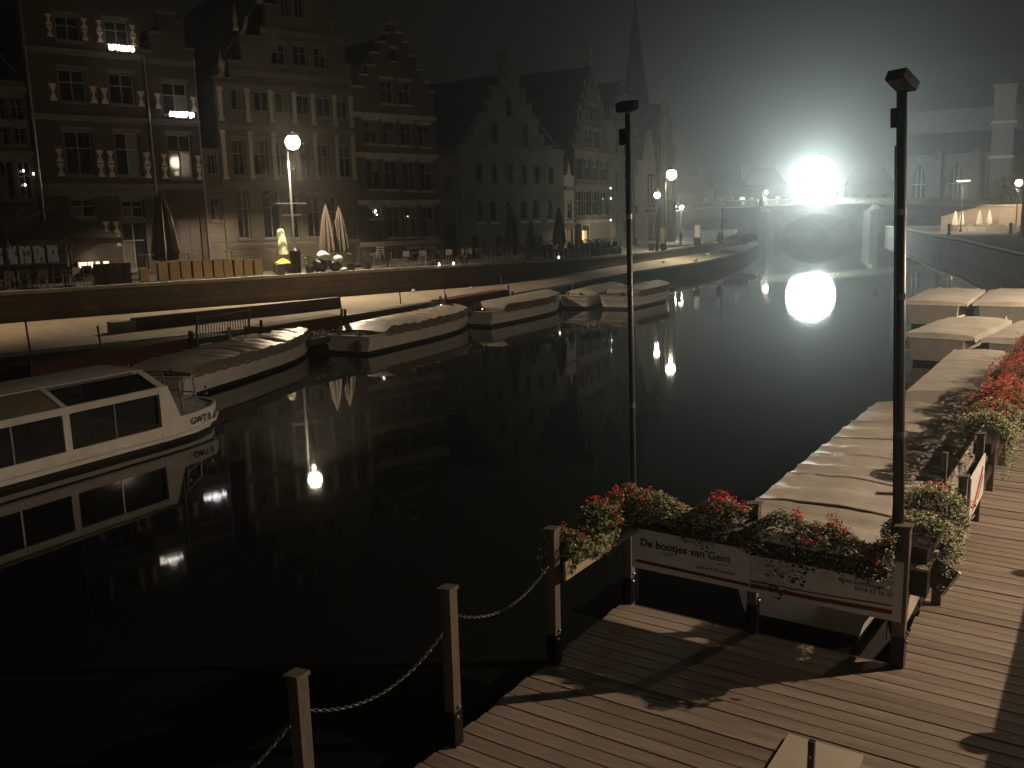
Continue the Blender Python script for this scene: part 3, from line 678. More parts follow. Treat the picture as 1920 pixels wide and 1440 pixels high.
# the big floodlight on the bridge; its lens glare is modelled as a glowing ball
fl_loc = Vector((53.2, 160.4, 0))
FT = empty('floodlight_glare', (fl_loc.x, fl_loc.y, 5.7), 0, 'blinding white round floodlight glare, built as a glowing ball, at the crest of the bridge', 'floodlight')
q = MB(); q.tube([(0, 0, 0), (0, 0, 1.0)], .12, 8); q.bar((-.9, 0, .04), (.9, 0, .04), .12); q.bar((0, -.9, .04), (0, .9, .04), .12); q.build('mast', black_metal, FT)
q = MB(); q.blob((0, 0, 4.3), 4.2, 4.2, 4.1, 28, 18, 0); q.build('glare_ball', E_flood, FT, smooth=True)
q = MB(); q.lathe([(.5, 8.38), (.5, 8.45), (.15, 8.5)], (0, 0, 0), 12); q.build('crown_plate', black_metal, FT)

def lamp_post(name, loc, h, head='globe', mt=E_warm, energy=2500, col=(1, .74, .45), label='', arm=0.0, group=None, gr=.2, radius=.12, az=0.0, down=0.0, cone=150):
    T = empty(name, loc, az, label, 'street lamp', group)
    q = MB(); q.lathe([(.16, 0), (.17, .25), (.09, .5), (.075, 1.2), (.055, h - .3), (.05, h - .22)], (0, 0, 0), 10); q.build('pole', black_metal, T, smooth=True)
    if arm:
        q = MB(); q.tube([(0, 0, h - .5), (arm * .3, 0, h - .05), (arm, 0, h + .05)], .035, 6); q.build('arm', black_metal, T)
    if head == 'globe':
        q = MB(); q.blob((arm, 0, h), gr, gr, gr, 14, 10, 0); q.build('globe', mt, T, smooth=True)
        q = MB(); q.lathe([(.06, -gr - .14), (.1, -gr - .02)], (arm, 0, h), 8); q.lathe([(gr * .75, gr * .8), (.12, gr + .12), (.02, gr + .22)], (arm, 0, h), 10); q.build('cap', black_metal, T)
    else:
        q = MB(); q.lathe([(gr * 1.3, .0), (gr * 1.1, .18), (.08, .34)], (arm, 0, h), 12); q.build('hood', black_metal, T)
        q = MB(); q.lathe([(gr * .6, -.12), (gr * 1.1, -.01)], (arm, 0, h), 12); q.build('bowl', mt, T, smooth=True)
    if energy: area_light('lamp_light', 'POINT', (arm, -.02, h - gr - .32), energy, col, T, radius)
    if down: area_light('downlight', 'SPOT', (arm, -.02, h - gr - .34), down, col, T, radius, R(cone), (0, 0, -1))
    return T

L1 = lamp_post('street_lamp', (-11.45, 49.05, 2.3), 6.75, 'globe', emis('big_warm_globe', (1, .82, .58), 45), 15, (1, .78, .54), 'tall street lamp with a warm glowing globe in front of the sandstone guild hall', gr=.38, down=6000, cone=145, arm=.75, az=R(-55))
q = MB(); q.bar((0, -.85, 3.67), (0, .85, 3.67), .05); q.bar((0, -.55, 3.06), (0, .55, 3.06), .05); q.build('banner_bar', galv, L1)
for ch in L1.children:
    if ch.name.startswith('pole'): ch.data.materials[0] = galv
L2 = lamp_post('street_lamp', (13.0, 76.0, 1.96), 6.1, 'globe', emis('yellow_lamp_bowl', (1, .93, .68), 26), 300, (1, .86, .58), 'yellowish round street lamp hanging beside the floodlit corner of the post hall', arm=.5, gr=.42, down=3000, cone=150)
L3 = lamp_post('lantern_post', (12.0, 74.0, 1.96), 4.45, 'globe', emis('white_lantern_glass', (1, 1, .88), 34), 160, (1, 1, .9), 'lower white lantern on a dark pole with a pale panel under it', gr=.24)
for dx, lb in ((-.3, 'smaller of the two far lamps side by side before the left bridge arch'), (.45, 'larger of the two far lamps side by side before the left bridge arch')):
    lamp_post('street_lamp', (20.3 + dx, 110, 2.0), 3.65, 'globe', emis('far_lamp_glass', (1, .92, .72), 40), 500, (1, .9, .7), lb, gr=.2 + (.06 if dx > 0 else 0))
L6 = lamp_post('street_lamp', (56.7, 115.0, 1.75), 6.3, 'hood', emis('promenade_lamp_bowl', (1, .88, .66), 14), 300, (1, .78, .52), 'broad hooded lamp over the white parasols of the promenade terrace', gr=.75, radius=.3, down=2600, cone=150)
L7 = lamp_post('street_lamp', (63.6, 115.0, 1.75), 5.85, 'globe', emis('promenade_lamp_bowl', (1, .88, .66), 14), 300, (1, .78, .52), 'round lamp touching the pale mast at the right edge of the photo', gr=.42, radius=.3, down=2200, cone=150)
# lamps out of view: those on the promenade throw the long shadows over the dock
NL = lamp_post('street_lamp', (13.2, 9.5, 1.75), 6.6, 'hood', emis('near_lamp_bowl', (1, .8, .55), 5), 0, (1, .77, .56), 'hooded street lamp on the promenade above the timber dock', gr=.3, radius=.07, down=27000, cone=162)
N2 = lamp_post('street_lamp', (27.5, 33.0, 1.75), 6.2, 'hood', emis('near_lamp_bowl', (1, .8, .55), 5), 0, (1, .78, .58), 'hooded street lamp on the promenade above the moored covered boats', gr=.3, radius=.1, down=26000, cone=159)
N5_fill = lamp_post('street_lamp', (3.5, -24.0, 4.2), 6.4, 'hood', emis('near_lamp_bowl', (1, .8, .55), 5), 1500, (1, .93, .82), 'added fill lamp with a street lamp hood, unseen behind the viewpoint', gr=.3, radius=.5)  # added unseen lamp: soft fill for the advertising board's dark front
N4 = lamp_post('street_lamp', (19.5, 22.5, 1.75), 6.2, 'hood', emis('near_lamp_bowl', (1, .8, .55), 5), 0, (1, .76, .52), 'hooded street lamp on the promenade between the dock and the far covered boats', gr=.3, radius=.1, down=6500, cone=162)
N3 = lamp_post('street_lamp', (-30.0, 35.5, 2.3), 6.75, 'hood', emis('near_lamp_bowl', (1, .8, .55), 5), 0, (1, .70, .40), 'tall street lamp with a warm globe on the left quay outside the photo edge', gr=.30, down=8500, cone=126)

# pale mast at the frame edge
pm = empty('pale_mast', (50.75, 90.2, 1.75), 0, 'broad pale banner mast standing at the right edge of the promenade', 'mast')
q = MB(); q.box(-.3, -.2, 0, .3, .2, 11.6); q.box(-.45, -.35, 0, .45, .35, .5); q.build('shaft', pale_stone, pm)
q = MB(); q.lathe([(.3, 0), (.38, .15), (.1, .6), (.02, 1.2)], (0, 0, 11.6), 8); q.build('tip', pale_stone, pm)

# church beyond the bridge
CH = empty('gothic_church', (70, 190, 0), math.atan2(-30, 60), 'huge dim gothic church with a steep roof behind the right end of the bridge', 'church')
def cbox(name, mt, *a):
    q = MB(); q.box(*a); return q.build(name, mt, CH)
cbox('aisle_wall', bridge_stone, 9, 0, 0, 60, 6, 15.0)
q = MB(); q.add([(8.6, -.4, 15), (60, -.4, 15), (60, 6, 19.5), (8.6, 6, 19.5), (8.6, 6, 15), (60, 6, 15)], [(0, 1, 2, 3), (0, 3, 4), (1, 5, 2), (0, 4, 5, 1)]); q.build('aisle_roof', slate, CH)
cbox('nave_wall', bridge_stone, 9, 6.02, 0, 60, 18, 24.0)
q = MB(); q.add([(8.4, 5.6, 24), (60, 5.6, 24), (60, 12, 35.0), (10.2, 12, 34.2), (8.4, 18.4, 24), (60, 18.4, 24)], [(0, 1, 2, 3), (3, 2, 5, 4), (0, 3, 4), (1, 5, 2)]); q.build('nave_roof', slate, CH)
for i in range(7):
    u = 10.0 + 6.6 * i
    if abs(u - 27) < 1.5: continue
    q = MB(); q.box(u - .6, -1.4, 0, u + .6, -.01, 14); q.add([(u - .6, -1.4, 14), (u + .6, -1.4, 14), (u + .6, -.01, 16), (u - .6, -.01, 16)], [(0, 1, 2, 3)]); q.build('buttress', bridge_stone, CH)
    q = MB(); uc = u + 3.3; pts = [(uc - 1.2, 5), (uc - 1.2, 10.5), (uc - .7, 12.2), (uc, 13.3), (uc + .7, 12.2), (uc + 1.2, 10.5), (uc + 1.2, 5)]
    q.add([(a, -.06, b_) for a, b_ in pts] + [(a, -.01, b_) for a, b_ in pts], [tuple(range(7))] + [(j, (j + 1) % 7, (j + 1) % 7 + 7, j + 7) for j in range(7)]); wn = q.build('window', dark_glass, CH)
    q = MB()
    for dx in (-.4, .4): q.box(uc + dx - .07, -.14, 5, uc + dx + .07, -.065, 12.4)
    q.box(uc - 1.2, -.13, 9.3, uc + 1.2, -.068, 9.5); q.build('tracery', pale_stone, wn)
cbox('transept_buttress', house_trim, 25.6, -3.2, 0, 29.2, -.02, 27.0)
for za, zb in ((13.6, 14.1), (20.0, 20.4)):
    q = MB(); q.box(25.3, -3.5, za, 29.5, -.02, zb); q.build('string_course', pale_stone, CH)
q = MB(); q.add([(25.2, -3.6, 27), (29.6, -3.6, 27), (29.6, 0, 27), (25.2, 0, 27), (27.4, -1.2, 28.2)], [(0, 1, 4), (1, 2, 4), (2, 3, 4), (3, 0, 4), (0, 3, 2, 1)]); q.build('pinnacle', pale_stone, CH)

# far houses across the bridge
for i, (x, y, w, hh, rz, lb) in enumerate(((41, 205, 9, 7.5, -.1, 'dim low house with a hipped roof beyond the left bridge arch'), (50.5, 208, 7, 8.5, -.15, 'dim far house behind the statue, its roof edge caught by light'),
        (59, 212, 9, 9.5, -.2, 'hazy gabled house to the left of the floodlight glare'), (72, 216, 10, 8, -.25, 'hazy house drowned in the floodlight glare'), (84, 214, 10, 9, -.3, 'hazy house between the floodlight and the church'))):
    F_ = empty('far_house', (x, y, 1.5), rz, lb, 'house')
    q = MB(); q.box(-w / 2, 0, 0, w / 2, 8, hh); q.build('wall', brown_brick, F_)
    q = MB(); q.add([(-w / 2 - .3, -.3, hh), (w / 2 + .3, -.3, hh), (w / 2 + .3, 8.3, hh), (-w / 2 - .3, 8.3, hh), (-w / 2 + 2, 4, hh + 4), (w / 2 - 2, 4, hh + 4)], [(0, 1, 5, 4), (1, 2, 5), (2, 3, 4, 5), (3, 0, 4), (0, 3, 2, 1)]); rf = q.build('roof', slate, F_)
    q = MB(); q.box(w * .2, 3.4, hh + 2.8, w * .2 + .9, 4.3, hh + 5.4); q.build('chimney', brown_brick, rf)
    for r_ in range(2):
        for c in range(3):
            u = -w / 2 + w * (c + .5) / 3; q = MB(); q.box(u - .5, -.05, 2 + r_ * 3, u + .5, -.01, 3.7 + r_ * 3); wn = q.build('window', dark_glass, F_)
            q = MB(); q.box(u - .04, -.09, 2 + r_ * 3, u + .04, -.055, 3.7 + r_ * 3); q.box(u - .6, -.1, 1.85 + r_ * 3, u + .6, -.01, 1.99 + r_ * 3); q.build('mullion', white_frame, wn)
q = empty('bridge_lamp', (45.6, 168, 5.7), 0, 'tiny round lamp at the roadside right of the statue', 'street lamp')
mm = MB(); mm.tube([(0, 0, 0), (0, 0, 1.0)], .06, 6); mm.build('pole', black_metal, q)
mm = MB(); mm.blob((0, 0, 1.2), .3, .3, .22, 8, 6, 0); mm.build('globe', emis('tiny_lamp_glass', (.95, 1, .95), 10), q)

# trees
def tree(x, y, z, h, rad, label, seed, nl=1800, ls=.32):
    random.seed(seed)
    T = empty('round_tree', (x, y, z), 0, label, 'tree')
    q = MB(); q.tube([(0, 0, 0), (.1, 0, h * .3), (.05, .1, h * .5), (0, 0, h * .8)], [.22, .17, .13, .05], 8)
    tips = []
    for i in range(9):
        a = i * 2.4; e = Vector((math.cos(a) * rad * .7, math.sin(a) * rad * .7, h * (.55 + .04 * i))); q.tube([(0, 0, h * (.35 + .03 * i)), tuple(e * .5 + Vector((0, 0, h * .25))), tuple(e)], [.09, .06, .02], 6); tips.append(e)
    q.build('trunk', bark, T)
    q = MB()
    for i in range(26):
        c = random.choice(tips) * random.uniform(.5, 1.25); c.z = h * random.uniform(.5, 1.0); rr = rad * random.uniform(.25, .42)
        for j in range(nl // 26):
            v = Vector((random.gauss(0, 1), random.gauss(0, 1), random.gauss(0, .8))).normalized() * rr * random.uniform(.6, 1.05)
            q.leaf(c + v, ls * random.uniform(.7, 1.3))
    q.build('crown', hedge_leaf, T)
    return T
tree(70.0, 131, 1.75, 6.4, 3.0, 'dark leafy tree behind the warm lit terrace, left of the pale church pier', 3)
tree(84.0, 150, 1.75, 7.5, 3.5, 'dark tree at the foot of the pale church pier', 5)
tree(60.5, 176, 3.5, 6.5, 3.0, 'hazy tree on the bridge road between floodlight and church', 6)

# promenade terrace on the right bank
tw = empty('terrace_wall', (57.5, 122.0, 1.75), R(-24), 'low warm lit wall and ramp behind the white parasols', 'wall')
q = MB(); q.add([(0, 0, 0), (15, 0, 0), (15, 0, 2.9), (4.5, 0, 3.1), (0, 0, 1.9), (0, .6, 0), (15, .6, 0), (15, .6, 2.9), (4.5, .6, 3.1), (0, .6, 1.9)], [(0, 1, 2, 3, 4), (9, 8, 7, 6, 5), (0, 5, 6, 1), (1, 6, 7, 2), (2, 7, 8, 3), (3, 8, 9, 4), (4, 9, 5, 0)]); q.build('wall_body', mat('warm_render', (.30, .25, .20), .9, .15, 2), tw)
q = MB(); q.bar((4.4, .3, 3.2), (15.1, .3, 3.0), .9, .2); q.build('wall_cap', pale_stone, tw)
def parasol(name, loc, h, r, mt, label, closed=True, group=None, hem=1.2, pole_h=None):
    T = empty(name, loc, random.uniform(0, 6), label, 'parasol', group)
    q = MB(); q.tube([(0, 0, 0), (0, 0, h + .12)], .03, 6); q.box(-.3, -.3, 0, .3, .3, .08); q.build('pole', galv, T)
    q = MB(); n_ = 22; k = 0; rings = 9
    for i in range(rings + 1):
        f = i / rings; z = h - (h - hem) * f; rr = r * (.12 + .88 * f ** .7) * (1 - .12 * (f > .93))
        for j in range(n_):
            a = 2 * math.pi * j / n_; w = 1 + (.26 if j % 2 else -.26) * min(1, f * 3) + random.uniform(-.06, .06)
            q.v.append((rr * w * math.cos(a), rr * w * math.sin(a), z + (.05 if j % 2 else -.05) * f))
    for i in range(rings):
        for j in range(n_):
            q.f.append((i * n_ + j, i * n_ + (j + 1) % n_, (i + 1) * n_ + (j + 1) % n_, (i + 1) * n_ + j)); q.m.append(0)
    q.build('folded_canopy', mt, T)
    return T
white_fabric = mat('white_parasol_fabric', (.7, .66, .58), .8, .1, 3)
for i, (px, dd, lb) in enumerate(((1787, 0, 'leftmost folded white parasol on the promenade terrace'), (1799, 1, 'folded white parasol second from the left on the promenade terrace'), (1832, 0, 'folded white parasol third from the left on the promenade terrace'), (1850, 1.5, 'folded white parasol nearest the ramp on the promenade terrace'))):
    yy = 119 - i * .7 + dd; parasol('folded_parasol', ((px - 960) / 1700 * yy * 1.0, yy, 1.75), 2.6, .3, white_fabric, lb, group='folded white parasols on the promenade terrace', hem=.8)
pt = empty('terrace_planter_row', (57.0, 116.2, 1.75), R(-33), 'low white screen of planters along the promenade terrace', 'planter')
for i in range(7):
    q = MB(); x = i * 1.1; q.box(x, 0, 0, x + 1.0, .4, .62); bx = q.build('planter_box', white_fabric, pt)
    q = MB()
    for j in range(60): q.leaf((x + random.uniform(0, 1), random.uniform(0, .4), .62 + random.uniform(0, .28)), .16)
    q.build('foliage', leaf_green, bx)
for (x, y, lb) in ((50.2, 104.5, 'short dark bollard on the promenade edge below the broad lamp'), (55.6, 101.5, 'short dark bollard near the pale mast on the promenade')):
    q = MB(); q.lathe([(.2, 0), (.22, .2), (.15, .3), (.15, .95), (.22, 1.0), (.2, 1.15), (.05, 1.25)], (x, y, 1.75), 10); tag(q.build('bollard', black_metal), lb, 'bollard')

# ================================================================ HAZE
q = MB(); q.box(-420, -34, -1.2, 345, 715, 38)
hz = q.build('haze', None); hz.data.materials.clear()
mh = bpy.data.materials.new('haze_volume'); mh.use_nodes = True; nt = mh.node_tree; nt.nodes.remove(nt.nodes['Principled BSDF'])
pv = nt.nodes.new('ShaderNodeVolumePrincipled'); pv.inputs['Color'].default_value = (.95, .97, .95, 1); pv.inputs['Density'].default_value = .0018; pv.inputs['Anisotropy'].default_value = .86
nt.links.new(pv.outputs[0], nt.nodes['Material Output'].inputs['Volume']); hz.data.materials.append(mh); tag(hz, kind='stuff')
#STAGE4

# ================================================================ LEFT TERRACES
TA, TH, TN = Vector((-22.13, 39.56, 2.3)), Vector((.819, .574, 0)), Vector((-.574, .819, 0))
TRZ = math.atan2(.574, .819)
def TP(k, d, z=0): 
    p = TA + TH * k + TN * d; return (p.x, p.y, 2.3 + z)
random.seed(11)
# tan screen panels
PN = [(6.25, .42, .92), (7.1, .42, .94), (7.64, .42, .95), (8.2, .44, .95), (8.75, .42, .95), (9.26, .42, .95), (9.78, .44, .95), (10.28, .42, .93), (10.8, .42, .93), (11.3, .42, .9), (11.86, .42, .86)]
names = ['first tan wooden screen box from the left, standing alone beside the dark crates', 'second tan screen box from the left end of the row', 'third tan screen box from the left end of the row', 'fourth tan screen box from the left end of the row',
         'fifth tan screen box from the left end of the row', 'middle tan screen box of the row on the quay edge', 'fifth tan screen box from the lamp end of the row', 'fourth tan screen box from the lamp end of the row', 'third tan screen box from the lamp end of the row', 'second tan screen box from the lamp end of the row', 'last tan screen box of the row, nearest the street lamp']
for i, (k, w, h_) in enumerate(PN):
    T = empty('screen_box', TP(k, .75), TRZ + random.uniform(-.04, .04), names[i], 'planter box', 'tan screen boxes on the quay edge')
    if i == 0: h_ = .68
    q = MB(); q.box(-w / 2, -.04, .05, w / 2, 0, h_, Matrix.Rotation(random.uniform(-.015, .015), 4, 'Y')); q.box(-w / 2, .36, .05, w / 2, .4, h_); q.build('panel', tan_panel, T)
    q = MB(); q.box(-w / 2, 0, .1, -w / 2 + .04, .36, h_ - .05); q.box(w / 2 - .04, 0, .1, w / 2, .36, h_ - .05); q.box(-w / 2 + .04, 0, .06, w / 2 - .04, .36, .1); q.build('side', dark_wood, T)
    for x in (-w / 2 + .05, w / 2 - .05):
        q = MB(); q.box(x - .02, .02, 0, x + .02, .06, .06); q.build('foot', black_metal, T)
for i, (k, lb) in enumerate(((4.3, 'first dark slatted crate right of the glowing bar shelf'), (4.85, 'second dark slatted crate right of the glowing bar shelf'), (5.4, 'dark slatted crate next to the lone tan screen box'))):
    T = empty('dark_crate', TP(k, .8), TRZ, lb, 'crate', 'dark crates on the quay edge')
    for j in range(5):
        q = MB(); q.box(-.24, -.02, .05 + j * .19, .24, 0, .21 + j * .19); q.build('slat', dark_wood, T)
    q = MB(); q.box(-.24, .0, .02, -.2, .4, .98); q.box(.2, 0, .02, .24, .4, .98); q.box(-.24, .36, .02, .24, .4, .98); q.build('body', dark_wood, T)
# standing tables
for k, d, h_, lb in ((6.55, 1.5, 1.32, 'tall standing table behind the lone tan screen box'), (8.6, 1.5, 1.3, 'tall standing table behind the middle of the tan screens'), (10.75, 1.5, 1.32, 'tall standing table behind the lamp end of the tan screens')):
    T = empty('standing_table', TP(k, d), TRZ, lb, 'table', 'standing tables behind the tan screens')
    q = MB(); q.lathe([(.36, h_ - .03), (.36, h_)], (0, 0, 0), 14); q.build('table_top', galv, T)
    q = MB(); q.tube([(0, 0, .02), (0, 0, h_ - .03)], .035, 8); q.lathe([(.25, 0), (.25, .03), (.05, .06)], (0, 0, 0), 12); q.build('leg', galv, T)
q = empty('parasol_stem', TP(10.75, 2.2), TRZ, 'thin metal stand with crossbar rising behind the lamp end standing table', 'stand')
mm = MB(); mm.tube([(0, 0, 0), (0, 0, 1.75)], .03, 6); mm.bar((-.35, 0, 1.72), (.35, 0, 1.72), .04); mm.build('frame', galv, q)
# terrace chairs: one of each kind built, the rest copied
def make_chair():
    T = empty('terrace_chair', (0, 0, 0), 0, '', 'chair')
    q = MB(); q.box(-.23, -.23, .43, .23, .23, .47); q.build('seat', dark_wood, T)
    q = MB(); q.box(-.22, .2, .55, .22, .23, .88); q.build('backrest', dark_wood, T)
    for x in (-.2, .2):
        for y in (-.2, .2):
            q = MB(); q.tube([(x, y, 0), (x * .95, y, .88 if y > 0 else .43)], .016, 6); q.build('leg', galv, T)
    return T
def make_table():
    T = empty('terrace_table', (0, 0, 0), 0, '', 'table')
    q = MB(); q.box(-.35, -.35, .71, .35, .35, .74); q.build('table_top', dark_wood, T)
    q = MB(); q.tube([(0, 0, 0), (0, 0, .71)], .03, 6); q.box(-.25, -.03, 0, .25, .03, .03); q.box(-.03, -.25, .002, .03, .25, .032); q.build('leg', black_metal, T)
    return T
ORD = ['leftmost', 'second', 'third', 'fourth', 'fifth', 'sixth', 'seventh', 'eighth', 'ninth', 'tenth', 'eleventh', 'twelfth', 'thirteenth', 'fourteenth', 'fifteenth', 'sixteenth', 'seventeenth', 'eighteenth', 'nineteenth', 'twentieth', 'twenty-first', 'twenty-second']
ch0, tb0 = make_chair(), make_table(); used = [0, 0]
def place(kind, k, d, rz, label, group):
    i = 0 if kind == 'c' else 1; src = (ch0, tb0)[i]
    if used[i]: o = copy_tree(src, None, TP(k, d), rz, label)
    else: o = src; used[i] = 1; o.location = TP(k, d); o.rotation_euler = (0, 0, rz); o['label'] = label
    o['group'] = group
cg = 'dark chairs on the left terrace'; tg = 'dark tables on the terraces'
for i in range(9):
    k = -1.6 + i * .68
    place('c', k, .85 + random.uniform(-.1, .2), TRZ + random.uniform(-.5, .5) + (math.pi if i % 2 else 0), ORD[i] + ' from the left: dark chair in the front row under the open green parasols', cg)
for i in range(7):
    place('c', -1.4 + i * .9, 2.1 + random.uniform(-.2, .2), TRZ + random.uniform(-1, 1), ORD[i] + ' from the left: dark chair in the back row under the open green parasols', cg)
for i in range(5): place('t', -1.2 + i * 1.35, 1.5, TRZ, ORD[i] + ' from the left: dark table under the open green parasols', tg)
for i in range(10):
    k = 19.2 + i * .85
    place('c', k, 1.4 + random.uniform(-.3, .5), TRZ + random.uniform(-2, 2), ORD[i] + ' from the left: dark terrace chair before the brick stepped gable house', 'dark chairs before the brick gable')
for i in range(4): place('t', 20 + i * 2.1, 2.2, TRZ, ORD[i] + ' from the left: dark table before the brick stepped gable house', tg)
for i in range(22):
    k = 26.0 + i * .5
    place('c', k, .9 + random.uniform(-.1, .5), TRZ + random.uniform(-.4, .4) + math.pi * (i % 2), ORD[i] + ' from the left: dark chair in the close row before the granary', 'dark chairs before the granary')
# dark barrel planters along the far terrace edge
random.seed(5)
for i in range(14):
    f = i / 13; x = 1.6 + 7.2 * f; y = 58.0 + 11.2 * f + 0.6
    T = empty('barrel_planter', (x - .4, y + .5, 2.2 - .2 * f), 0, ORD[i] + ' from the left: dark clipped barrel planter along the far terrace edge', 'planter', 'dark barrel planters on the far terrace edge')
    q = MB(); q.lathe([(.26, 0), (.33, .3), (.3, .6)], (0, 0, 0), 10); q.build('barrel', dark_wood, T, smooth=True)
    q = MB()
    for j in range(130):
        v = Vector((random.gauss(0, 1), random.gauss(0, 1), random.gauss(0, 1))).normalized(); q.leaf((v.x * .36, v.y * .36, .85 + v.z * .36), .14)
    q.build('foliage', hedge_leaf, T)
# open parasols at the far left
def open_parasol(k, d, h_, r, eave, label):
    T = empty('open_parasol', TP(k, d), TRZ, label, 'parasol')
    q = MB(); q.tube([(0, 0, 0), (0, 0, h_)], .05, 8); q.build('pole', galv, T)
    n_ = 4; q = MB(); c = [(-r, -r), (r, -r), (r, r), (-r, r)]
    N_ = 8
    for i in range(4):
        a, b_ = c[i], c[(i + 1) % 4]; kk = len(q.v)
        q.v.append((0, 0, h_))
        for j in range(N_ + 1):
            f = j / N_; x = a[0] + (b_[0] - a[0]) * f; y = a[1] + (b_[1] - a[1]) * f; q.v.append((x * .5, y * .5, h_ - (h_ - eave) * .52))
        for j in range(N_ + 1):
            f = j / N_; x = a[0] + (b_[0] - a[0]) * f; y = a[1] + (b_[1] - a[1]) * f; q.v.append((x, y, eave + .06 * math.sin(math.pi * f)))
        for j in range(N_):
            q.f += [(kk, kk + 1 + j, kk + 2 + j), (kk + 1 + j, kk + 2 + N_ + j, kk + 3 + N_ + j, kk + 2 + j)]; q.m += [0, 0]
    q.build('canopy', green_fabric, T)
    for i in range(4):
        a, b_ = c[i], c[(i + 1) % 4]; q = MB(); kk = 0
        q.add([(a[0] * 1.003, a[1] * 1.003, eave), (b_[0] * 1.003, b_[1] * 1.003, eave), (b_[0] * 1.003, b_[1] * 1.003, eave - .24), (a[0] * 1.003, a[1] * 1.003, eave - .24)], [(0, 1, 2, 3)]); q.build('valance', cream_fabric, T)
    return T
open_parasol(3.4, 3.6, 3.45, 2.15, 2.15, 'large dark green square parasol standing open over the left terrace bar')
open_parasol(-1.2, 3.6, 3.4, 1.95, 2.1, 'dark green open parasol cut by the left edge of the photo')
ms = empty('awning_frame', TP(.6, 3.0), TRZ, 'pale timber awning struts rising between the two open green parasols', 'frame')
for a, b_ in (((-1.4, 0, 3.0), (-1.4, 0, 4.15)), ((-1.15, 0, 3.0), (-1.15, 0, 4.15)), ((.2, 0, 2.55), (2.3, .2, 3.75)), ((.15, .1, 2.6), (1.2, .1, 3.7)), ((-1.0, 0, 4.0), (.3, .1, 3.1)), ((-1.5, 0, 4.1), (-2.6, 0, 3.5))):
    q = MB(); q.bar(a, b_, .09); q.build('strut', post_wood, ms)
q = MB(); q.bar((.15, 0, 0), (.15, 0, 2.6), .09); q.bar((-1.3, 0, 0), (-1.3, 0, 3.0), .09); q.build('upright', post_wood, ms)
# bar under the parasol
br = empty('terrace_bar', TP(1.6, 4.9), TRZ, 'terrace bar hut with dim bottle shelves and one brightly lit low shelf', 'bar')
q = MB(); q.box(-1.3, .9, 0, 4.6, 1.0, 2.4); q.build('back_wall', dark_wood, br)
q = MB(); q.box(-1.3, .0, 0, 1.8, .5, .95); q.build('counter', dark_wood, br)
for i in range(5):
    q = MB(); x = -1.2 + i * .62; q.box(x, .84, 1.0, x + .5, .89, 2.1); q.build('lit_niche', E_shopdim, br)
for i in range(34):
    q = MB(); x = -1.2 + random.uniform(0, 3.0); z = random.choice((1.05, 1.4, 1.75)); q.lathe([(.035, 0), (.035, .15), (.012, .2), (.012, .26)], (x, .7, z), 6); q.build('bottle', random.choice((dark_glass, pale_stone, galv)), br)
q = MB(); q.box(2.55, .6, .62, 4.15, .8, .98); sh_ = q.build('shelf', dark_wood, br)
for a, b_ in ((2.6, 3.0), (3.04, 3.3), (3.42, 3.6), (3.78, 4.05)):
    q = MB(); q.box(a, .57, .66, b_, .595, .95); q.build('lit_shelf_panel', E_shop, sh_)
area_light('bar_glow', 'POINT', (3.3, .3, 1.1), 8, (1, .84, .6), br, .1)
q = MB(); q.box(-1.35, -.1, .96, 1.9, .55, 1.0); q.build('counter_top', coping, br)
q = MB(); q.tube([(2.25, .2, 0), (2.25, .2, 1.7)], .03, 6); q.lathe([(.16, 1.7), (.03, 2.05)], (2.25, .2, 0), 8); q.build('menu_light', pale_stone, br)
# folded parasols
parasol('folded_parasol', TP(8.0, 3.4), 4.45, .62, cream_fabric, 'very tall folded parasol wrapped in shiny film before the shuttered house', hem=.95)
parasol('folded_parasol', TP(16.85, 3.3), 3.55, .42, cream_fabric, 'folded brown parasol, the left one of the pair before the guild hall', hem=1.0)
parasol('folded_parasol', TP(17.75, 3.5), 3.45, .42, cream_fabric, 'folded brown parasol, the right one of the pair before the guild hall', hem=.95)
parasol('folded_parasol', TP(28.4, 1.6), 3.35, .42, dark_fabric, 'black folded parasol, leftmost of those before the granary arches', hem=.75)
parasol('folded_parasol', TP(32.1, 1.5), 3.2, .38, dark_fabric, 'black folded parasol nearest the amber bar window', hem=.9)
parasol('folded_parasol', TP(30.9, 2.9), 2.4, .34, mat('grey_parasol_fabric', (.06, .06, .055), .9), 'grey slim folded parasol between the two black ones', hem=.5)
# lit cone, yellow cover, bins, bags by the lamp
cz = empty('wrapped_parasol', TP(13.75, 2.3), TRZ, 'small white and pale green wrapped parasol glowing at the foot of the street lamp', 'parasol')
q = MB(); q.lathe([(.34, 1.0), (.3, 1.5), (.2, 2.2), (.12, 2.35)], (0, 0, 0), 10); q.build('folded_canopy', mat('pale_green_fabric', (.6, .64, .42), .8, .12, 3), cz)
q = MB(); q.tube([(0, 0, 0), (0, 0, 2.3)], .03, 6); q.build('pole', galv, cz)
yc = empty('yellow_cart', TP(13.45, 1.5), TRZ, 'bright yellow cover lying on a dark cart beside the lamp pole', 'cart')
q = MB(); q.add([(-.36, -.2, .58), (.36, -.2, .55), (.36, .25, .6), (-.36, .25, .6), (.0, 0, .84), (.2, .05, .76)], [(0, 1, 5, 4), (1, 2, 5), (2, 3, 4, 5), (3, 0, 4), (0, 3, 2, 1)]); q.build('cover', yellow_paint, yc)
q = MB(); q.box(-.45, -.22, .12, .45, .26, .56); q.build('body', dark_wood, yc)
for x in (-.3, .3):
    q = MB(); q.tube([(x, -.25, .12), (x, -.2, .12)], .12, 12); q.build('wheel', black_metal, yc)
bn = empty('grey_bin', TP(12.95, .7), TRZ, 'grey square bin with a pale lid standing on the quay edge left of the lamp', 'bin')
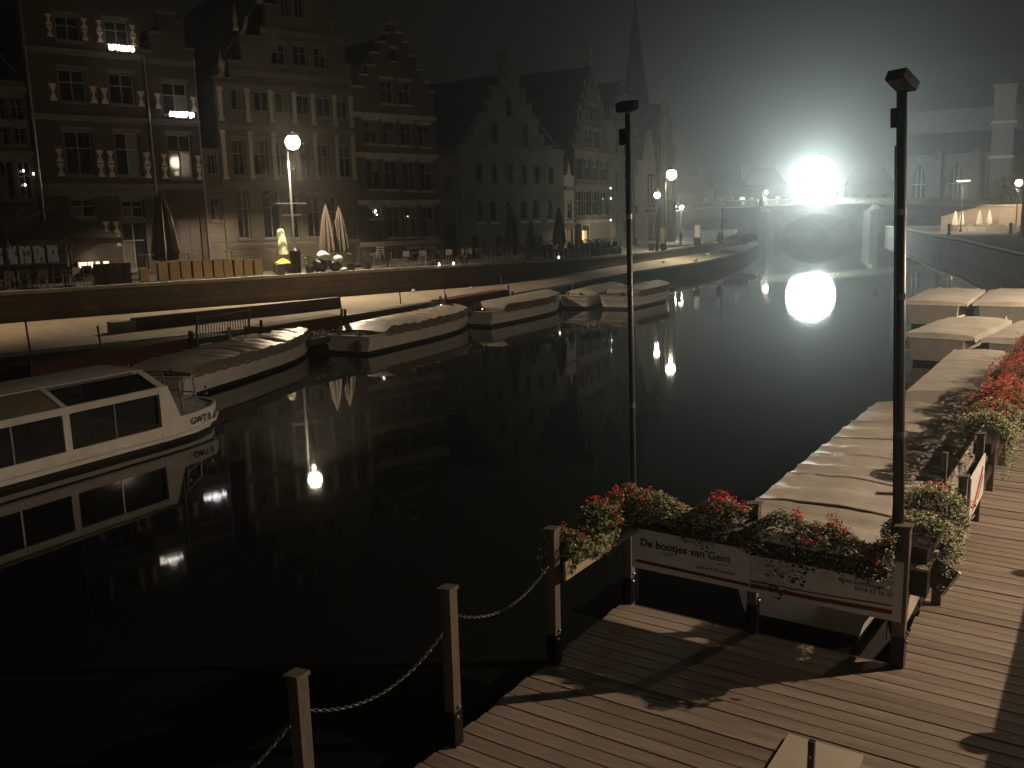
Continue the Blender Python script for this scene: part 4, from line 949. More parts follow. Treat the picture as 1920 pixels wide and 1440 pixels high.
q = MB(); q.box(-.2, -.2, 0, .2, .2, .5); q.build('body', mat('grey_plastic', (.18, .18, .17), .5), bn)
q = MB(); q.box(-.22, -.22, .502, .22, .22, .56); q.build('lid', coping, bn)
b2 = empty('black_bin', TP(14.15, 1.5), TRZ, 'tall black bin right of the street lamp', 'bin')
q = MB(); q.lathe([(.26, 0), (.3, 1.1)], (0, 0, 0), 12); q.build('body', black_metal, b2); q = MB(); q.lathe([(.32, 1.1), (.3, 1.2), (.1, 1.35)], (0, 0, 0), 12); q.build('lid', black_metal, b2)
def shrub(loc, r, h_, label, nm='potted_shrub', pot=True, n_=220):
    T = empty(nm, loc, 0, label, 'plant')
    if pot: q = MB(); q.lathe([(.2, 0), (.27, .35)], (0, 0, 0), 10); q.build('pot', dark_wood, T)
    q = MB()
    for i in range(n_):
        v = Vector((random.gauss(0, 1), random.gauss(0, 1), random.gauss(0, 1))).normalized() * random.uniform(.7, 1); q.leaf((v.x * r, v.y * r, h_ * .62 + v.z * h_ * .4), .11)
    q.build('foliage', hedge_leaf, T)
    return T
shrub(TP(14.75, 1.0), .36, .95, 'round potted shrub between the black bin and the refuse bags')
for k, d, r, h_, mt, lb in ((15.35, 1.1, .42, .8, bag_black, 'bulging black refuse bag at the foot of the pile'), (15.5, 1.0, .34, .5, bag_plastic, 'large pale refuse bag on top of the black bags'), (16.1, .9, .36, .7, bag_black, 'black refuse bag right of the pale one'), (16.25, .8, .26, .35, bag_plastic, 'small crumpled white bag on the right black refuse bag'), (16.35, .3, .17, .22, bag_plastic, 'little white bag dropped on the quay edge')):
    q = MB(); q.blob((0, 0, 0), r, r * .9, h_ / 2, 14, 9, .2)
    z = h_ / 2 + (.62 if mt is bag_plastic and d >= 1.0 else (.52 if r == .26 else .0))
    o = q.build('refuse_bag', mt, smooth=True); o.location = TP(k, d - (.1 if mt is bag_plastic else 0), z); tag(o, lb, 'bag', 'refuse bags by the street lamp')
for k, lb in ((17.2, 'dark shrub in a pot below the folded brown parasols'), (18.2, 'dark shrub right of the folded brown parasols'), (22.6, 'dark shrub below the door of the brick gable house'), (24.6, 'dark shrub by the toll house arch')): shrub(TP(k, 1.2), .4, 1.0, lb)
sg_ = empty('menu_board', TP(19.5, 2.0), TRZ, 'small board with pale stripes at the guild hall corner', 'sign')
for i in range(4):
    q = MB(); q.box(-.25, 0, .7 + i * .14, .25, .03, .76 + i * .14); q.build('slat', pale_stone, sg_)
q = MB(); q.box(-.03, .03, 0, .03, .06, 1.3); q.build('post', black_metal, sg_)
for k, d, s_z, lb in ((22.3, .25, .05, 'tiny white light at the quay edge before the brick gable house'), (23.3, .3, .06, 'second tiny white light on the quay edge before the brick gable'), (31.0, .2, .07, 'tiny bright light on the quay edge before the granary')):
    q = MB(); q.lathe([(.05, 0), (.05, .12), (.02, .16)], (0, 0, 0), 8); o = q.build('edge_light', E_dot); o.location = TP(k, d, .02); tag(o, lb, 'light')

# right of the row: posts, signs, bollards by the lantern
sp = empty('info_panel', (12.55, 74.6, 1.96), R(10), 'tall pale yellow information panel with a yellow strip at the lantern post', 'sign')
q = MB(); q.box(-.19, 0, .95, .19, .05, 1.85); q.build('board', mat('cream_panel', (.7, .62, .36), .5, .08, 3), sp)
q = MB(); q.box(-.17, -.012, .62, .17, .04, .93); q.build('yellow_strip', yellow_paint, sp)
q = MB(); q.box(-.15, 0, 0, .15, .08, .6); q.build('base', black_metal, sp)
bb = empty('litter_bin', (11.75, 75.2, 1.96), 0, 'round litter bin with a pale rim left of the lantern post', 'bin')
q = MB(); q.lathe([(.24, 0), (.27, .6)], (0, 0, 0), 12); q.build('body', black_metal, bb); q = MB(); q.lathe([(.29, .6), (.29, .66)], (0, 0, 0), 12); q.build('rim', coping, bb)
def bollard(x, y, z, h_, r, label):
    q = MB(); q.lathe([(r, 0), (r * 1.1, h_ * .15), (r * .75, h_ * .22), (r * .75, h_ * .75), (r * 1.05, h_ * .8), (r, h_ * .93), (r * .3, h_)], (0, 0, 0), 10)
    o = q.build('bollard', black_metal, smooth=True); o.location = (x, y, z); tag(o, label, 'bollard', 'bollards on the quay by the lantern')
bollard(15.6, 83.0, 1.96, 1.2, .16, 'dark bollard against the bright ground sheen, left one')
pb = empty('poster_column', (17.4, 84.5, 1.96), 0, 'grey upright board on a thick dark base before the bright ground sheen', 'sign')
q = MB(); q.box(-.3, -.2, 0, .3, .2, .75); q.build('base', black_metal, pb); q = MB(); q.box(-.24, -.05, .75, .24, .05, 1.9); q.build('board', mat('grey_board', (.4, .39, .36), .6), pb)
pb = empty('white_sign_post', (20.4, 87.5, 1.96), 0, 'oval white sign on a tall thin dark pole at the quay bend', 'sign')
q = MB(); q.tube([(0, 0, 0), (0, 0, 3.4)], .06, 6); q.build('pole', black_metal, pb); q = MB(); q.box(-.42, -.05, 1.35, -.2, .02, 2.0); q.build('sign_plate', mat('white_sign', (.8, .8, .78), .5), pb)
q = MB(); q.lathe([(.2, 0), (.32, .4), (.28, .9), (.12, 1.2)], (-.1, .3, 0), 10); q.build('base_shrub', hedge_leaf, pb)
lg = empty('wet_ground_sheen', (14.9, 88.5, 1.96), R(3), 'long white strip standing in for floodlight sheen on wet ground beyond the lantern', 'paving')
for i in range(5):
    q = MB(); q.box(i * 1.12, 0, 0, i * 1.12 + 1.1, 1.6, .28); q.build('sheen_slab', mat('white_sheen_stone', (.75, .74, .7), .22, .06, 2), lg)  # raised white slabs stand in for floodlight mirrored on wet ground
random.seed(21)
for x, y, sx, sz, lb in ((22.6, 92, 1.0, .45, 'pale tarpaulin bundle on the quay bend beside the white sign'), (25.6, 99, 1.5, .35, 'long flat white cover at the end of the quay, nearest the floodlight'), (24.2, 96.5, .45, .6, 'small peaked white cover on the quay, left of the flat one'), (25.0, 97.2, .5, .65, 'peaked white cover right of its smaller twin on the quay')):
    q = MB(); q.blob((0, 0, sz * .3), sx, sx * .7, sz, 12, 8, .16); o = q.build('white_cover', mat('white_tarpaulin', (.75, .76, .74), .5, .1, 3, .4)); o.location = (x, y, 1.98); tag(o, lb, 'cover', 'white covers on the quay bend')
random.seed(31)
for x, y, r, lb in ((15.2, 74.4, .18, 'small white bag on the landing near its outer edge'), (18.1, 83.2, .2, 'crumpled bag on the landing under the quay bend'), (12.3, 72.8, .15, 'pale scrap on the landing below the lantern'), (-2.2, 52.2, .1, 'white scrap lying on the landing by the quay wall'), (-5.4, 51.0, .12, 'pale flat scrap on the landing below the guild hall')):
    q = MB(); q.blob((0, 0, r * .6), r, r * .8, r * .7, 9, 6, .25); o = q.build('litter_bag', bag_plastic); o.location = (x, y, .97 if y < 60 else 1.05); tag(o, lb, 'litter')

# ================================================================ LANDING STAGES (left bank)
def stage(name, a, b_, z0, z1, depth, mt, label, top=None, posts=True, n_=None):
    a = Vector((*a, 0)); b_ = Vector((*b_, 0)); L = (b_ - a).length; d = (b_ - a) / L
    T = empty(name, (a.x, a.y, 0), math.atan2(d.y, d.x), label, 'landing stage')
    rows = max(2, int((z1 - z0) / .2)); hh = (z1 - z0) / rows
    for i in range(rows):
        q = MB(); q.box(0, -.02, z0 + i * hh + .006, L, .02, z0 + (i + 1) * hh - .006); q.build('plank', mt, T)
    q = MB(); q.box(0.01, .03, z0, L - .01, depth, z1 - .05); q.box(-.02, -.03, z1 - .045, L + .02, depth + .02, z1); q.build('body', top or mt, T)
    if posts:
        for x in (.0, L):
            q = MB(); q.box(x - .05, -.08, z0 - .4, x + .05, -.025, z1 + .25); q.build('post', galv if x else dark_wood, T)
    return T
sand_top = sandy
stage('landing_stage', (-9.0, 32.5), (-6.75, 36.1), .25, 1.28, .85, red_pontoon, 'brown red boat landing box with a sand coloured top beside the second boat', top=sandy)
stage('landing_stage', (-6.6, 36.0), (-3.2, 41.4), .2, 1.25, .5, dark_wood, 'long black plank wall of the landing between the two brown red boxes')
stage('landing_stage', (-2.95, 41.1), (-.1, 46.3), .25, 1.32, .7, red_pontoon, 'reddish landing box with a small white lamp on its near end')
q = MB(); q.blob((0, 0, 0), .06, .04, .06, 8, 6, 0); o = q.build('end_lamp', E_dot); o.location = (-3.12, 41.0, 1.08); tag(o, 'small white lamp on the near end of the reddish landing box', 'light')
stage('landing_stage', (-13.2, 24.6), (-10.7, 30.0), .25, 1.25, .9, red_pontoon, 'brown red landing box behind the glass roofed boat')
stage('landing_stage', (-10.6, 29.9), (-9.7, 31.0), .25, 1.22, .9, dark_wood, 'short dark landing box where the barred gate begins')
stage('landing_stage', (.1, 46.4), (3.6, 52.6), .2, 1.0, .5, dark_wood, 'low dark plank wall of the landing beyond the reddish box')
# black ramp wall on the landing
rp = empty('ramp_parapet', (-14.6, 35.2, .95), math.atan2(7.5, 6.6), 'long low black parapet standing on the sandy landing', 'wall')
q = MB(); q.box(0, 0, 0, 10.0, .35, .5); q.build('parapet', dark_wood, rp); q = MB(); q.box(-.9, -.1, 0, -.01, .45, .42); q.build('end_block', sandy, rp)
# gate of vertical bars
fg = empty('barred_gate', (-10.35, 29.9, .95), math.atan2(2.6, 1.0), 'grey steel gate of vertical bars with a white lower rail on the landing', 'gate')
Lg = 2.78
q = MB(); q.bar((0, 0, .95), (Lg, 0, .95), .04); q.build('top_rail', galv, fg)
q = MB(); q.bar((0, 0, .06), (Lg, 0, .06), .05); q.build('bottom_rail', mat('white_rail', (.7, .68, .6), .5), fg)
for i in range(19):
    q = MB(); x = .1 + i * .143; q.bar((x, 0, .09), (x, 0, .93), .022); q.build('bar', galv, fg)
for x in (0, Lg):
    q = MB(); q.bar((x - .12, 0, 0), (x, 0, 1.05), .06); q.build('post', galv, fg)
for i, (x, y, h_, lb) in enumerate(((-7.95, 42.6, 1.0, 'thin dark post at the end of the black parapet'), (-5.3, 44.0, 1.1, 'thin dark post on the landing behind the black plank wall, left one'), (-3.3, 46.4, 1.1, 'thin dark post on the landing behind the black plank wall, right one'), (-15.6, 29.2, 1.2, 'leaning thin post on the landing behind the glass boat'), (-13.2, 29.0, .9, 'short thin post on the landing left of the brown box'), (-.4, 47.8, 1.0, 'thin pale post beyond the reddish box'))):
    q = MB(); q.tube([(0, 0, 0), (-.04, 0, h_)], .03, 6); o = q.build('mooring_pole', dark_wood if i != 5 else galv); o.location = (x, y, .95); tag(o, lb, 'post')
# white blossom boxes on the landing
random.seed(9)
for i, (x, y, a, w, lb) in enumerate(((-8.1, 32.4, 58, 1.3, 'white flowered trough at the near end of the brown red box'), (-7.2, 33.9, 58, 1.3, 'white flowered trough at the far end of the brown red box'), (-6.15, 35.9, 58, 1.1, 'white flowered trough at the start of the black plank wall'), (-5.1, 37.6, 58, 1.5, 'sparse white flowered trough midway along the black plank wall'), (-4.1, 39.2, 58, 1.4, 'white flowered trough near the lamp end of the black wall'),
        (-1.9, 41.9, 61, 1.1, 'white flowered trough at the near end of the reddish box'), (-1.25, 43.1, 61, 1.1, 'white flowered trough in the middle of the reddish box'), (-.55, 44.4, 61, 1.2, 'white flowered trough at the far end of the reddish box'), (2.2, 49.3, 60, 1.5, 'white flowered trough beyond the third covered boat'),
        (-11.4, 26.4, 62, 1.2, 'dim white flowered trough behind the glass boat, left one'), (-10.9, 27.8, 62, 1.2, 'dim white flowered trough behind the glass boat, middle one'), (-10.1, 29.6, 62, 1.4, 'white flowered trough in front of the barred gate'))):
    T = empty('flower_trough', (x, y, .55), R(a), lb, 'planter', 'white flowered troughs on the left landing')
    q = MB(); q.box(-w / 2, -.13, -.1, w / 2, .13, .14); q.build('box', dark_wood, T)
    q = MB()
    for j in range(150): q.leaf((random.uniform(-w / 2, w / 2), random.gauss(0, .1), .14 + random.uniform(-.05, .2)), .08)
    tag(q.build('foliage', leaf_dark, T), kind='stuff')
    q = MB()
    for j in range(46): q.blob((random.gauss(0, w * .24), random.gauss(-.05, .09), .28 + random.uniform(-.12, .1)), .032, .032, .025, 5, 3, .2)
    tag(q.build('blossom', petal_white, T), kind='stuff')

# ================================================================ BOATS
from mathutils import noise as mnoise
def boat(x, y, head, L, beam, label, cmat, gun=.66, skirt=.3, rise=.14, txt=False, z=0, cy0=.9, cy1=.8, group='covered tour boats', ridges=True, tr_tilt=.1, boxy=False, seams=False):
    T = empty('covered_boat', (x, y, z), R(90 - head) - math.pi / 2, label, 'boat', group)
    n_ = 15; m = MB()
    def wf(t): return beam / 2 * (.82 + .18 * min(1, t / .35)) * (1 - max(0, (t - .52) / .48) ** 2.3 * (.3 if boxy else .93))
    def gz(t): return gun + .28 * max(0, t - .55) ** 1.3 + .05 * max(0, .3 - t)
    rows = []
    for i in range(n_ + 1):
        t = i / n_; w = wf(t); g = gz(t); yy = t * L
        rk = .35 * max(0, t - .8) / .2
        rows.append([(-w * .72, yy - rk, -.25), (-w * .86, yy - rk * .6, .13), (-w * .95, yy - rk * .3, .4), (-w, yy, g), (w, yy, g), (w * .95, yy - rk * .3, .4), (w * .86, yy - rk * .6, .13), (w * .72, yy - rk, -.25)])
    rows[0] = [(px, yy + (g_ - .6) * -tr_tilt, g_) for (px, yy, g_) in rows[0]]
    for r_ in rows: m.v += r_
    for i in range(n_):
        for j in range(7):
            if j == 3: continue
            m.f.append((i * 8 + j, (i + 1) * 8 + j, (i + 1) * 8 + j + 1, i * 8 + j + 1)); m.m.append(1 if j in (0, 6) else 0)
    m.f.append((1, 2, 3, 4, 5, 6)); m.m.append(0); m.f.append((0, 1, 6, 7)); m.m.append(1)
    m.f.append(tuple(n_ * 8 + j for j in range(8))); m.m.append(0)
    m.build('hull', [white_paint, dark_paint], T)
    q = MB()
    for sg in (-1, 1): q.tube([(sg * (wf(i / n_) + .01), i / n_ * L, gz(i / n_) + .02) for i in range(n_ + 1)], .035, 6)
    q.tube([(-wf(0), -.02, gz(0) + .02), (wf(0), -.02, gz(0) + .02)], .035, 6)
    q.build('gunwale', white_paint, T)
    # decks fore and aft
    q = MB(); q.add([(-wf(0) * .98, .02, gun - .02), (wf(0) * .98, .02, gun - .02), (wf(cy0 / L) * .98, cy0 + .3, gun - .02), (-wf(cy0 / L) * .98, cy0 + .3, gun - .02)], [(0, 1, 2, 3)])
    tb = (L - cy1) / L; q.add([(-wf(tb) * .97, L - cy1 - .3, gz(tb) - .03), (wf(tb) * .97, L - cy1 - .3, gz(tb) - .03), (wf(1) * .9, L - .05, gz(1) - .03), (-wf(1) * .9, L - .05, gz(1) - .03)], [(0, 1, 2, 3)])
    q.build('deck', white_paint, T)
    # canvas: ribs with sagging bays
    nb = max(5, int((L - cy0 - cy1) / .62)); sub = 4; N_ = nb * sub; cols = 14; amp = [random.uniform(.35, 1.4) for _ in range(nb + 1)]; sk_ = [random.uniform(-.35, .35) for _ in range(nb + 1)]
    top = MB(); vs = []
    for i in range(N_ + 1):
        yy = cy0 + (L - cy0 - cy1) * i / N_; t = yy / L; w = (beam / 2 + .06 if boxy else wf(t) + .02); g = (gun + .03 if boxy else gz(t))
        fr = (i % sub) / sub; sag = (.10 if ridges else .016) * math.sin(math.pi * fr) * (1.15 - .5 * t) * amp[i // sub]
        endd = 1 if boxy else min(1, i / 2.0, (N_ - i) / 3.0); ze = g + skirt * (.35 + .65 * endd) - sag * .5
        for j in range(cols + 1):
            f = j / cols * 2 - 1; zz = ze + rise * (1 - abs(f) ** 1.7) * (.35 + .65 * endd) - sag * (1 - f * f) + .035 * mnoise.noise(Vector((w * f * 1.3 + x, yy * .9, 0))) + .018 * mnoise.noise(Vector((w * f * 4 + x, yy * 3.1, 5)))
            vs.append((w * f, yy + (sk_[i // sub] * f * .25 if 0 < i < N_ else 0), zz))
    top.v = vs
    for i in range(N_):
        for j in range(cols): k = i * (cols + 1) + j; top.f.append((k, k + 1, k + cols + 2, k + cols + 1)); top.m.append(0)
    top.build('canvas_top', cmat, T, smooth=True)
    if seams:
        for i in range(sub * 2, N_ - 2, sub * 2):
            q = MB(); r0_ = vs[i * (cols + 1):(i + 1) * (cols + 1)]
            q.v = [(v[0], v[1] - .018, v[2] + .006) for v in r0_] + [(v[0], v[1] + .018, v[2] + .007) for v in r0_]
            q.f = [(j, j + 1, cols + 2 + j, cols + 1 + j) for j in range(cols)]; q.m = [0] * cols
            q.build('canvas_seam', seam_cloth, T, smooth=True)
    sk = MB()
    for sg in (0, cols):
        k0 = len(sk.v)
        for i in range(N_ + 1):
            v = vs[i * (cols + 1) + sg]; s1 = 1 if sg else -1; t = (.5 if boxy else v[1] / L)
            sk.v.append(v); sk.v.append((v[0] + s1 * .035, v[1], gz(t) - .02 - .05 * abs(math.sin(i * .8))))
        for i in range(N_): sk.f.append((k0 + 2 * i, k0 + 2 * i + 1, k0 + 2 * i + 3, k0 + 2 * i + 2)); sk.m.append(0)
    for i in (0, N_):
        k0 = len(sk.v)
        for j in range(cols + 1):
            v = vs[i * (cols + 1) + j]; sk.v.append(v); sk.v.append((v[0], v[1] + (-.12 if i == 0 else .12), (gun + .02 if boxy else gz(v[1] / L))))
        for j in range(cols): sk.f.append((k0 + 2 * j, k0 + 2 * j + 1, k0 + 2 * j + 3, k0 + 2 * j + 2)); sk.m.append(0)
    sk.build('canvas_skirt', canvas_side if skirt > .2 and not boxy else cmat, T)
    q = MB(); q.bar((-wf(0) * .7, .12, gun + .14), (wf(0) * .75, .12, gun + .11), .035)
    for x in (-wf(0) * .45, wf(0) * .5): q.bar((x, .12, gun - .1), (x, .12, gun + .24), .05)
    if not boxy: q.build('stern_rail', dark_wood, T)
    q = MB(); q.lathe([(.09, 0), (.11, .12), (.05, .18)], (wf(0) * .25, .4, gun), 8); q.build('cleat', galv, T)
    if txt:
        w = wf(0); M = axes((-w * .78, -.055, gun - .22), (1, 0, 0), (0, .1, 1)); text('BOOTJES  VAN  GENT', 'lettering', letter_grey, T, M, .155)
        M = axes((-w * .55, -.03, gun - .38), (1, 0, 0), (0, .1, 1)); text('G E N T   0 6', 'lettering', letter_grey, T, M, .12)
    return T
def fender(T, x, y, z):
    q = MB(); q.blob((x, y, z), .13, .13, .24, 10, 7, 0); q.build('fender', dark_wood, T, smooth=True)
B2 = boat(-10.25, 25.6, 13.5, 9.9, 2.4, 'covered white boat lying right behind the glass roofed boat', canvas, cy0=.3)
B3 = boat(-6.15, 33.85, 25.5, 9.6, 2.45, 'covered white boat with a brown skirt, second from the glass roofed boat', canvas, txt=False); fender(B3, .55, -.12, .35)
B4 = boat(-1.62, 41.7, 30, 8.5, 2.3, 'covered white boat with a smooth taut canvas, third from the glass roofed boat', canvas_grey, ridges=False)
B5 = boat(3.45, 48.75, 28, 7.0, 2.0, 'covered boat whose white lettered stern shows left of its twin', canvas_grey, txt=True, ridges=False, skirt=.15, rise=.22)
B6 = boat(5.55, 47.85, 31, 7.4, 2.05, 'covered boat with white lettered stern, farthest along the left bank', canvas_grey, txt=True, ridges=False)
for B in (B5, B6): B.rotation_euler.z += 0
# right bank boats
def rb(s, t, L, beam, hd, label, cm, **kw):
    p = D(s, t); return boat(p[0], p[1], hd, L, beam, label, cm, group='covered boats along the timber dock', **kw)
DH = math.degrees(math.atan2(.556, .831))
seam_cloth = mat('darker_seam_cloth', (.30, .26, .20), .6, .2, 4)
tan_canvas = mat('tan_wrinkled_canvas', (.56, .51, .43), .40, .12, 1.4, .7, col2=(.46, .415, .35), spec=.5)
R1 = rb(1.55, 1.42, 8.7, 1.9, DH, 'big tan canvas covered boat moored right behind the advertising board', tan_canvas, gun=.74, skirt=.36, rise=.07, cy0=.1, cy1=.1, ridges=True, boxy=True, seams=True)
R2 = rb(11.55, 1.52, 6.6, 1.5, DH, 'covered boat moored ahead of the big tan one, its pale stern trim catching light', tan_canvas, gun=.74, skirt=.36, rise=.06, cy0=.0, cy1=.1, ridges=False, boxy=True)
R3 = boat(13.3, 28.1, 40, 6.2, 1.95, 'covered boat lying askew beyond the trailing red flowers, outer one', tan_canvas, skirt=.1, rise=.06, cy0=.2, group='covered boats along the timber dock', gun=.82, ridges=False, boxy=True)
R4 = boat(14.95, 26.4, 40, 6.2, 1.95, 'covered boat lying askew beside its outer neighbour, half cut by the photo edge', tan_canvas, skirt=.1, rise=.06, cy0=.2, group='covered boats along the timber dock', gun=.82, ridges=False, boxy=True)
R5 = boat(17.4, 37.2, 33, 8.0, 2.3, 'farthest covered boat on the promenade side, outer one', tan_canvas, skirt=.1, rise=.07, cy0=.2, group='covered boats along the timber dock', gun=.9, ridges=False, boxy=True)
R6 = boat(19.7, 36.0, 33, 8.0, 2.2, 'farthest covered boat on the promenade side, nearest the promenade wall', tan_canvas, skirt=.1, rise=.07, cy0=.2, group='covered boats along the timber dock', gun=.9, ridges=False, boxy=True)

# glass roofed tour boat (near left)
GB = empty('glass_roofed_boat', (-7.82, 20.14, 0), math.atan2(.87, .49), 'white glass roofed tour boat with slanting roof windows, cut by the left edge', 'boat')
# local: x forward, y = across (far side positive)
BW = 3.0
m = MB(); st_ = [(-13, 0, 1), (-8, 0, 1), (-4, 0, 1), (0, .0, 1), (.9, .08, 1), (1.6, .3, 1), (2.1, .75, 1), (2.32, 1.3, 1)]
for x, iy, _ in st_:
    g = .46 if x <= .8 else .46 + (x - .8) * .06
    m.v += [(x - .25 * (x > 1), iy + .12, -.25), (x - .1 * (x > 1), iy + .05, .1), (x, iy, g), (x, BW - iy, g), (x - .1 * (x > 1), BW - iy - .05, .1), (x - .25 * (x > 1), BW - iy - .12, -.25)]
for i in range(len(st_) - 1):
    for j in range(5): m.f.append((i * 6 + j, (i + 1) * 6 + j, (i + 1) * 6 + j + 1, i * 6 + j + 1)); m.m.append(1 if j in (0, 4) else 0)
k = (len(st_) - 1) * 6; m.f.append(tuple(k + j for j in range(6))); m.m.append(0); m.f.append(tuple(range(6))[::-1]); m.m.append(0)
m.build('hull', [white_paint, dark_paint], GB)
q = MB(); q.tube([(-13, -.03, .30), (0, -.03, .24), (.9, .05, .24), (1.6, .27, .26), (2.1, .73, .28), (2.34, 1.3, .3), (2.34, 1.7, .3)], .035, 6); q.build('rubbing_strake', white_paint, GB)
zs, zt_, zr = .47, 1.22, 1.72
q = MB(); q.box(-13, 0.01, zt_, 0.0, .1, zt_ + .15); q.build('eave_beam', white_paint, GB)
q = MB(); q.box(-13, BW - .1, zt_, 0.0, BW - .01, zt_ + .15); q.build('eave_beam', white_paint, GB)
posts = [-9.4, -7.1, -4.8, -2.48]
for x in posts:
    for yy in (.015, BW - .095):
        q = MB(); q.box(x - .08, yy, zs - .2, x + .08, yy + .08, zt_); q.build('window_post', white_paint, GB)
    for y0, y1 in ((.05, .78), (BW - .05, BW - .78)):
        q = MB(); q.bar((x, y0, zt_ + .13), (x, y1, zr), .12, .06); q.build('roof_rib', white_paint, GB)
for i, x in enumerate(posts + [-.2]):
    x0 = (posts + [-.2])[i - 1] if i else -13
    for yy in (.04, BW - .06):
        q = MB(); q.box(x0 + .09, yy, zs - .05, x - .09, yy + .012, zt_); wn = q.build('side_window', boat_glass, GB)
        q = MB(); xm = (x0 + x) / 2; q.box(xm - .02, yy - .015, zs - .05, xm + .02, yy - .002, zt_); q.build('glazing_bar', galv, wn)
    for y0, y1, s_ in ((.08, .76, 1), (BW - .08, BW - .76, -1)):
        if i == 3 and s_ == 1:
            mtl = canvas_side
        else: mtl = boat_glass
        q = MB(); q.add([(x0 + .08, y0, zt_ + .16), (x - .08, y0, zt_ + .16), (x - .08, y1, zr), (x0 + .08, y1, zr)], [(0, 1, 2, 3)]); q.build('roof_window', mtl, GB)
q = MB(); q.add([(-13, .72, zr), (-.1, .72, zr), (-.1, 1.1, zr + .05), (-.1, 1.9, zr + .05), (-.1, BW - .72, zr), (-13, BW - .72, zr), (-13, 1.9, zr + .05), (-13, 1.1, zr + .05), (-13, .72, zr - .08), (-.1, .72, zr - .08), (-.1, BW - .72, zr - .08), (-13, BW - .72, zr - .08)],
    [(0, 1, 2, 7), (7, 2, 3, 6), (6, 3, 4, 5), (0, 8, 9, 1), (4, 10, 11, 5), (1, 9, 10, 4, 3, 2)]); q.build('roof', white_paint, GB)
q = MB(); q.add([(-.18, .0, zs - .25), (.1, .0, zs - .25), (.42, .02, zs), (.05, .0, zt_ + .16), (-.18, 0, zt_ + .16), (-.18, .1, zs - .25), (.1, .1, zs - .25), (.42, .12, zs), (.05, .1, zt_ + .16), (-.18, .1, zt_ + .16)],
    [(0, 1, 2, 3, 4), (9, 8, 7, 6, 5), (0, 5, 6, 1), (1, 6, 7, 2), (2, 7, 8, 3), (3, 8, 9, 4), (4, 9, 5, 0)]); q.build('side_wall', white_paint, GB)
q = MB(); q.add([(-.15, .1, zt_ + .16), (.05, .1, zt_ + .16), (.0, .75, zr), (-.2, .75, zr)], [(0, 1, 2, 3)]); q.add([(-.15, BW - .1, zt_ + .16), (.05, BW - .1, zt_ + .16), (.0, BW - .75, zr), (-.2, BW - .75, zr)], [(0, 1, 2, 3)]); q.build('front_cheek', white_paint, GB)
q = MB(); q.add([(-.05, .12, zs), (-.05, BW - .12, zs), (-.05, BW - .12, zt_ + .1), (-.05, BW - .75, zr - .05), (-.05, .75, zr - .05), (-.05, .12, zt_ + .1)], [(0, 1, 2, 3, 4, 5)]); q.build('front_screen', dark_glass, GB)
q = MB(); q.add([(.3, .2, .4), (.8, .25, .4), (1.4, .5, .4), (1.85, .95, .4), (1.85, BW - .95, .4), (1.4, BW - .5, .4), (.8, BW - .25, .4), (.3, BW - .2, .4)], [tuple(range(8))]); q.build('fore_deck', mat('grey_deck_paint', (.14, .12, .1), .7), GB)
# hull upstand round the fore deck
q = MB()
pts = [(.35, .02), (.9, .09), (1.6, .31), (2.1, .76), (2.31, 1.3), (2.31, 1.7), (2.1, 2.24), (1.6, 2.69), (.9, 2.91), (.35, 2.98)]
for i in range(len(pts) - 1):
    a, b_ = pts[i], pts[i + 1]; q.add([(a[0], a[1], .42), (b_[0], b_[1], .42), (b_[0], b_[1], .6), (a[0], a[1], .6), (a[0] - .06, a[1] + .04 * (1 if a[1] < 1.5 else -1), .6), (b_[0] - .06, b_[1] + .04 * (1 if b_[1] < 1.5 else -1), .6)], [(0, 1, 2, 3), (3, 2, 5, 4)])
q.build('bulwark', white_paint, GB)
for (x, y) in ((.75, .35), (1.7, .95), (.75, 2.65), (1.7, 2.05)):
    q = MB(); q.tube([(x, y, .4), (x - .08, y, 1.3)], .025, 6); q.build('rail_post', galv, GB)
q = MB(); q.tube([(.67, .35, 1.3), (1.62, .95, 1.28), (1.62, 2.05, 1.28), (.67, 2.65, 1.3)], .022, 6); q.tube([(.7, .35, .9), (1.66, .95, .86), (1.66, 2.05, .86), (.7, 2.65, .9)], .018, 6); q.build('rail', galv, GB)
for (x, y, z) in ((1.95, .9, .95), (2.0, .95, .78), (.72, .3, 1.05)):
    q = MB(); q.blob((x, y, z), .045, .045, .045, 8, 5, 0); q.build('fitting', galv, GB)
M = axes((.66, .028, .33), (.97, .17, 0), (0, 0, 1)); text('GWT 8', 'lettering', letter_black, GB, M, .23, bold=.004)
for i in range(7):
    for y in (.6, 2.0):
        q = MB(); x = -12.2 + i * 1.7; q.box(x, y, .3, x + .42, y + .5, .72); q.box(x, y, .72, x + .06, y + .5, 1.05); q.build('seat', skin_wood, GB)

# ================================================================ TIMBER DOCK
DZ = .7
random.seed(17)
drz = math.atan2(.831, .556)       # local x along s
DK = empty('timber_dock', D(0, 0, 0), drz, 'brown timber boat dock with gapped planks, running from the chain posts along the flowers', 'dock')
# dock local frame: x = s, y = -t
PP = .175
def plank(s0, t0, t1, w=.159):
    q = MB(); e0 = random.uniform(-.018, .018) if t0 < 1 else random.uniform(-.01, .01); z = random.uniform(-.003, .003)
    q.box(0, -t1, -.03, w, -(t0 + e0), .0); o = q.build('plank', deck_wood, DK); o.location = (s0, random.uniform(-.002, .002), DZ + z); o.rotation_euler = (random.uniform(-.001, .001), 0, 0); return o
s = -6.0
while s < 13.0:
    plank(s, -.06 if s < -.06 else 2.74, 4.62); s += PP
m = MB()
while s < 25:
    m.box(s, -4.62, DZ - .03, s + .16, -2.74, DZ); s += PP
tag(m.build('far_planks', deck_wood, DK), kind='stuff')
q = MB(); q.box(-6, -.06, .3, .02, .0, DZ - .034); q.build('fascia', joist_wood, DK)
q = MB(); q.box(-.04, -2.74, .3, .03, -.062, DZ - .034); q.build('fascia', joist_wood, DK)
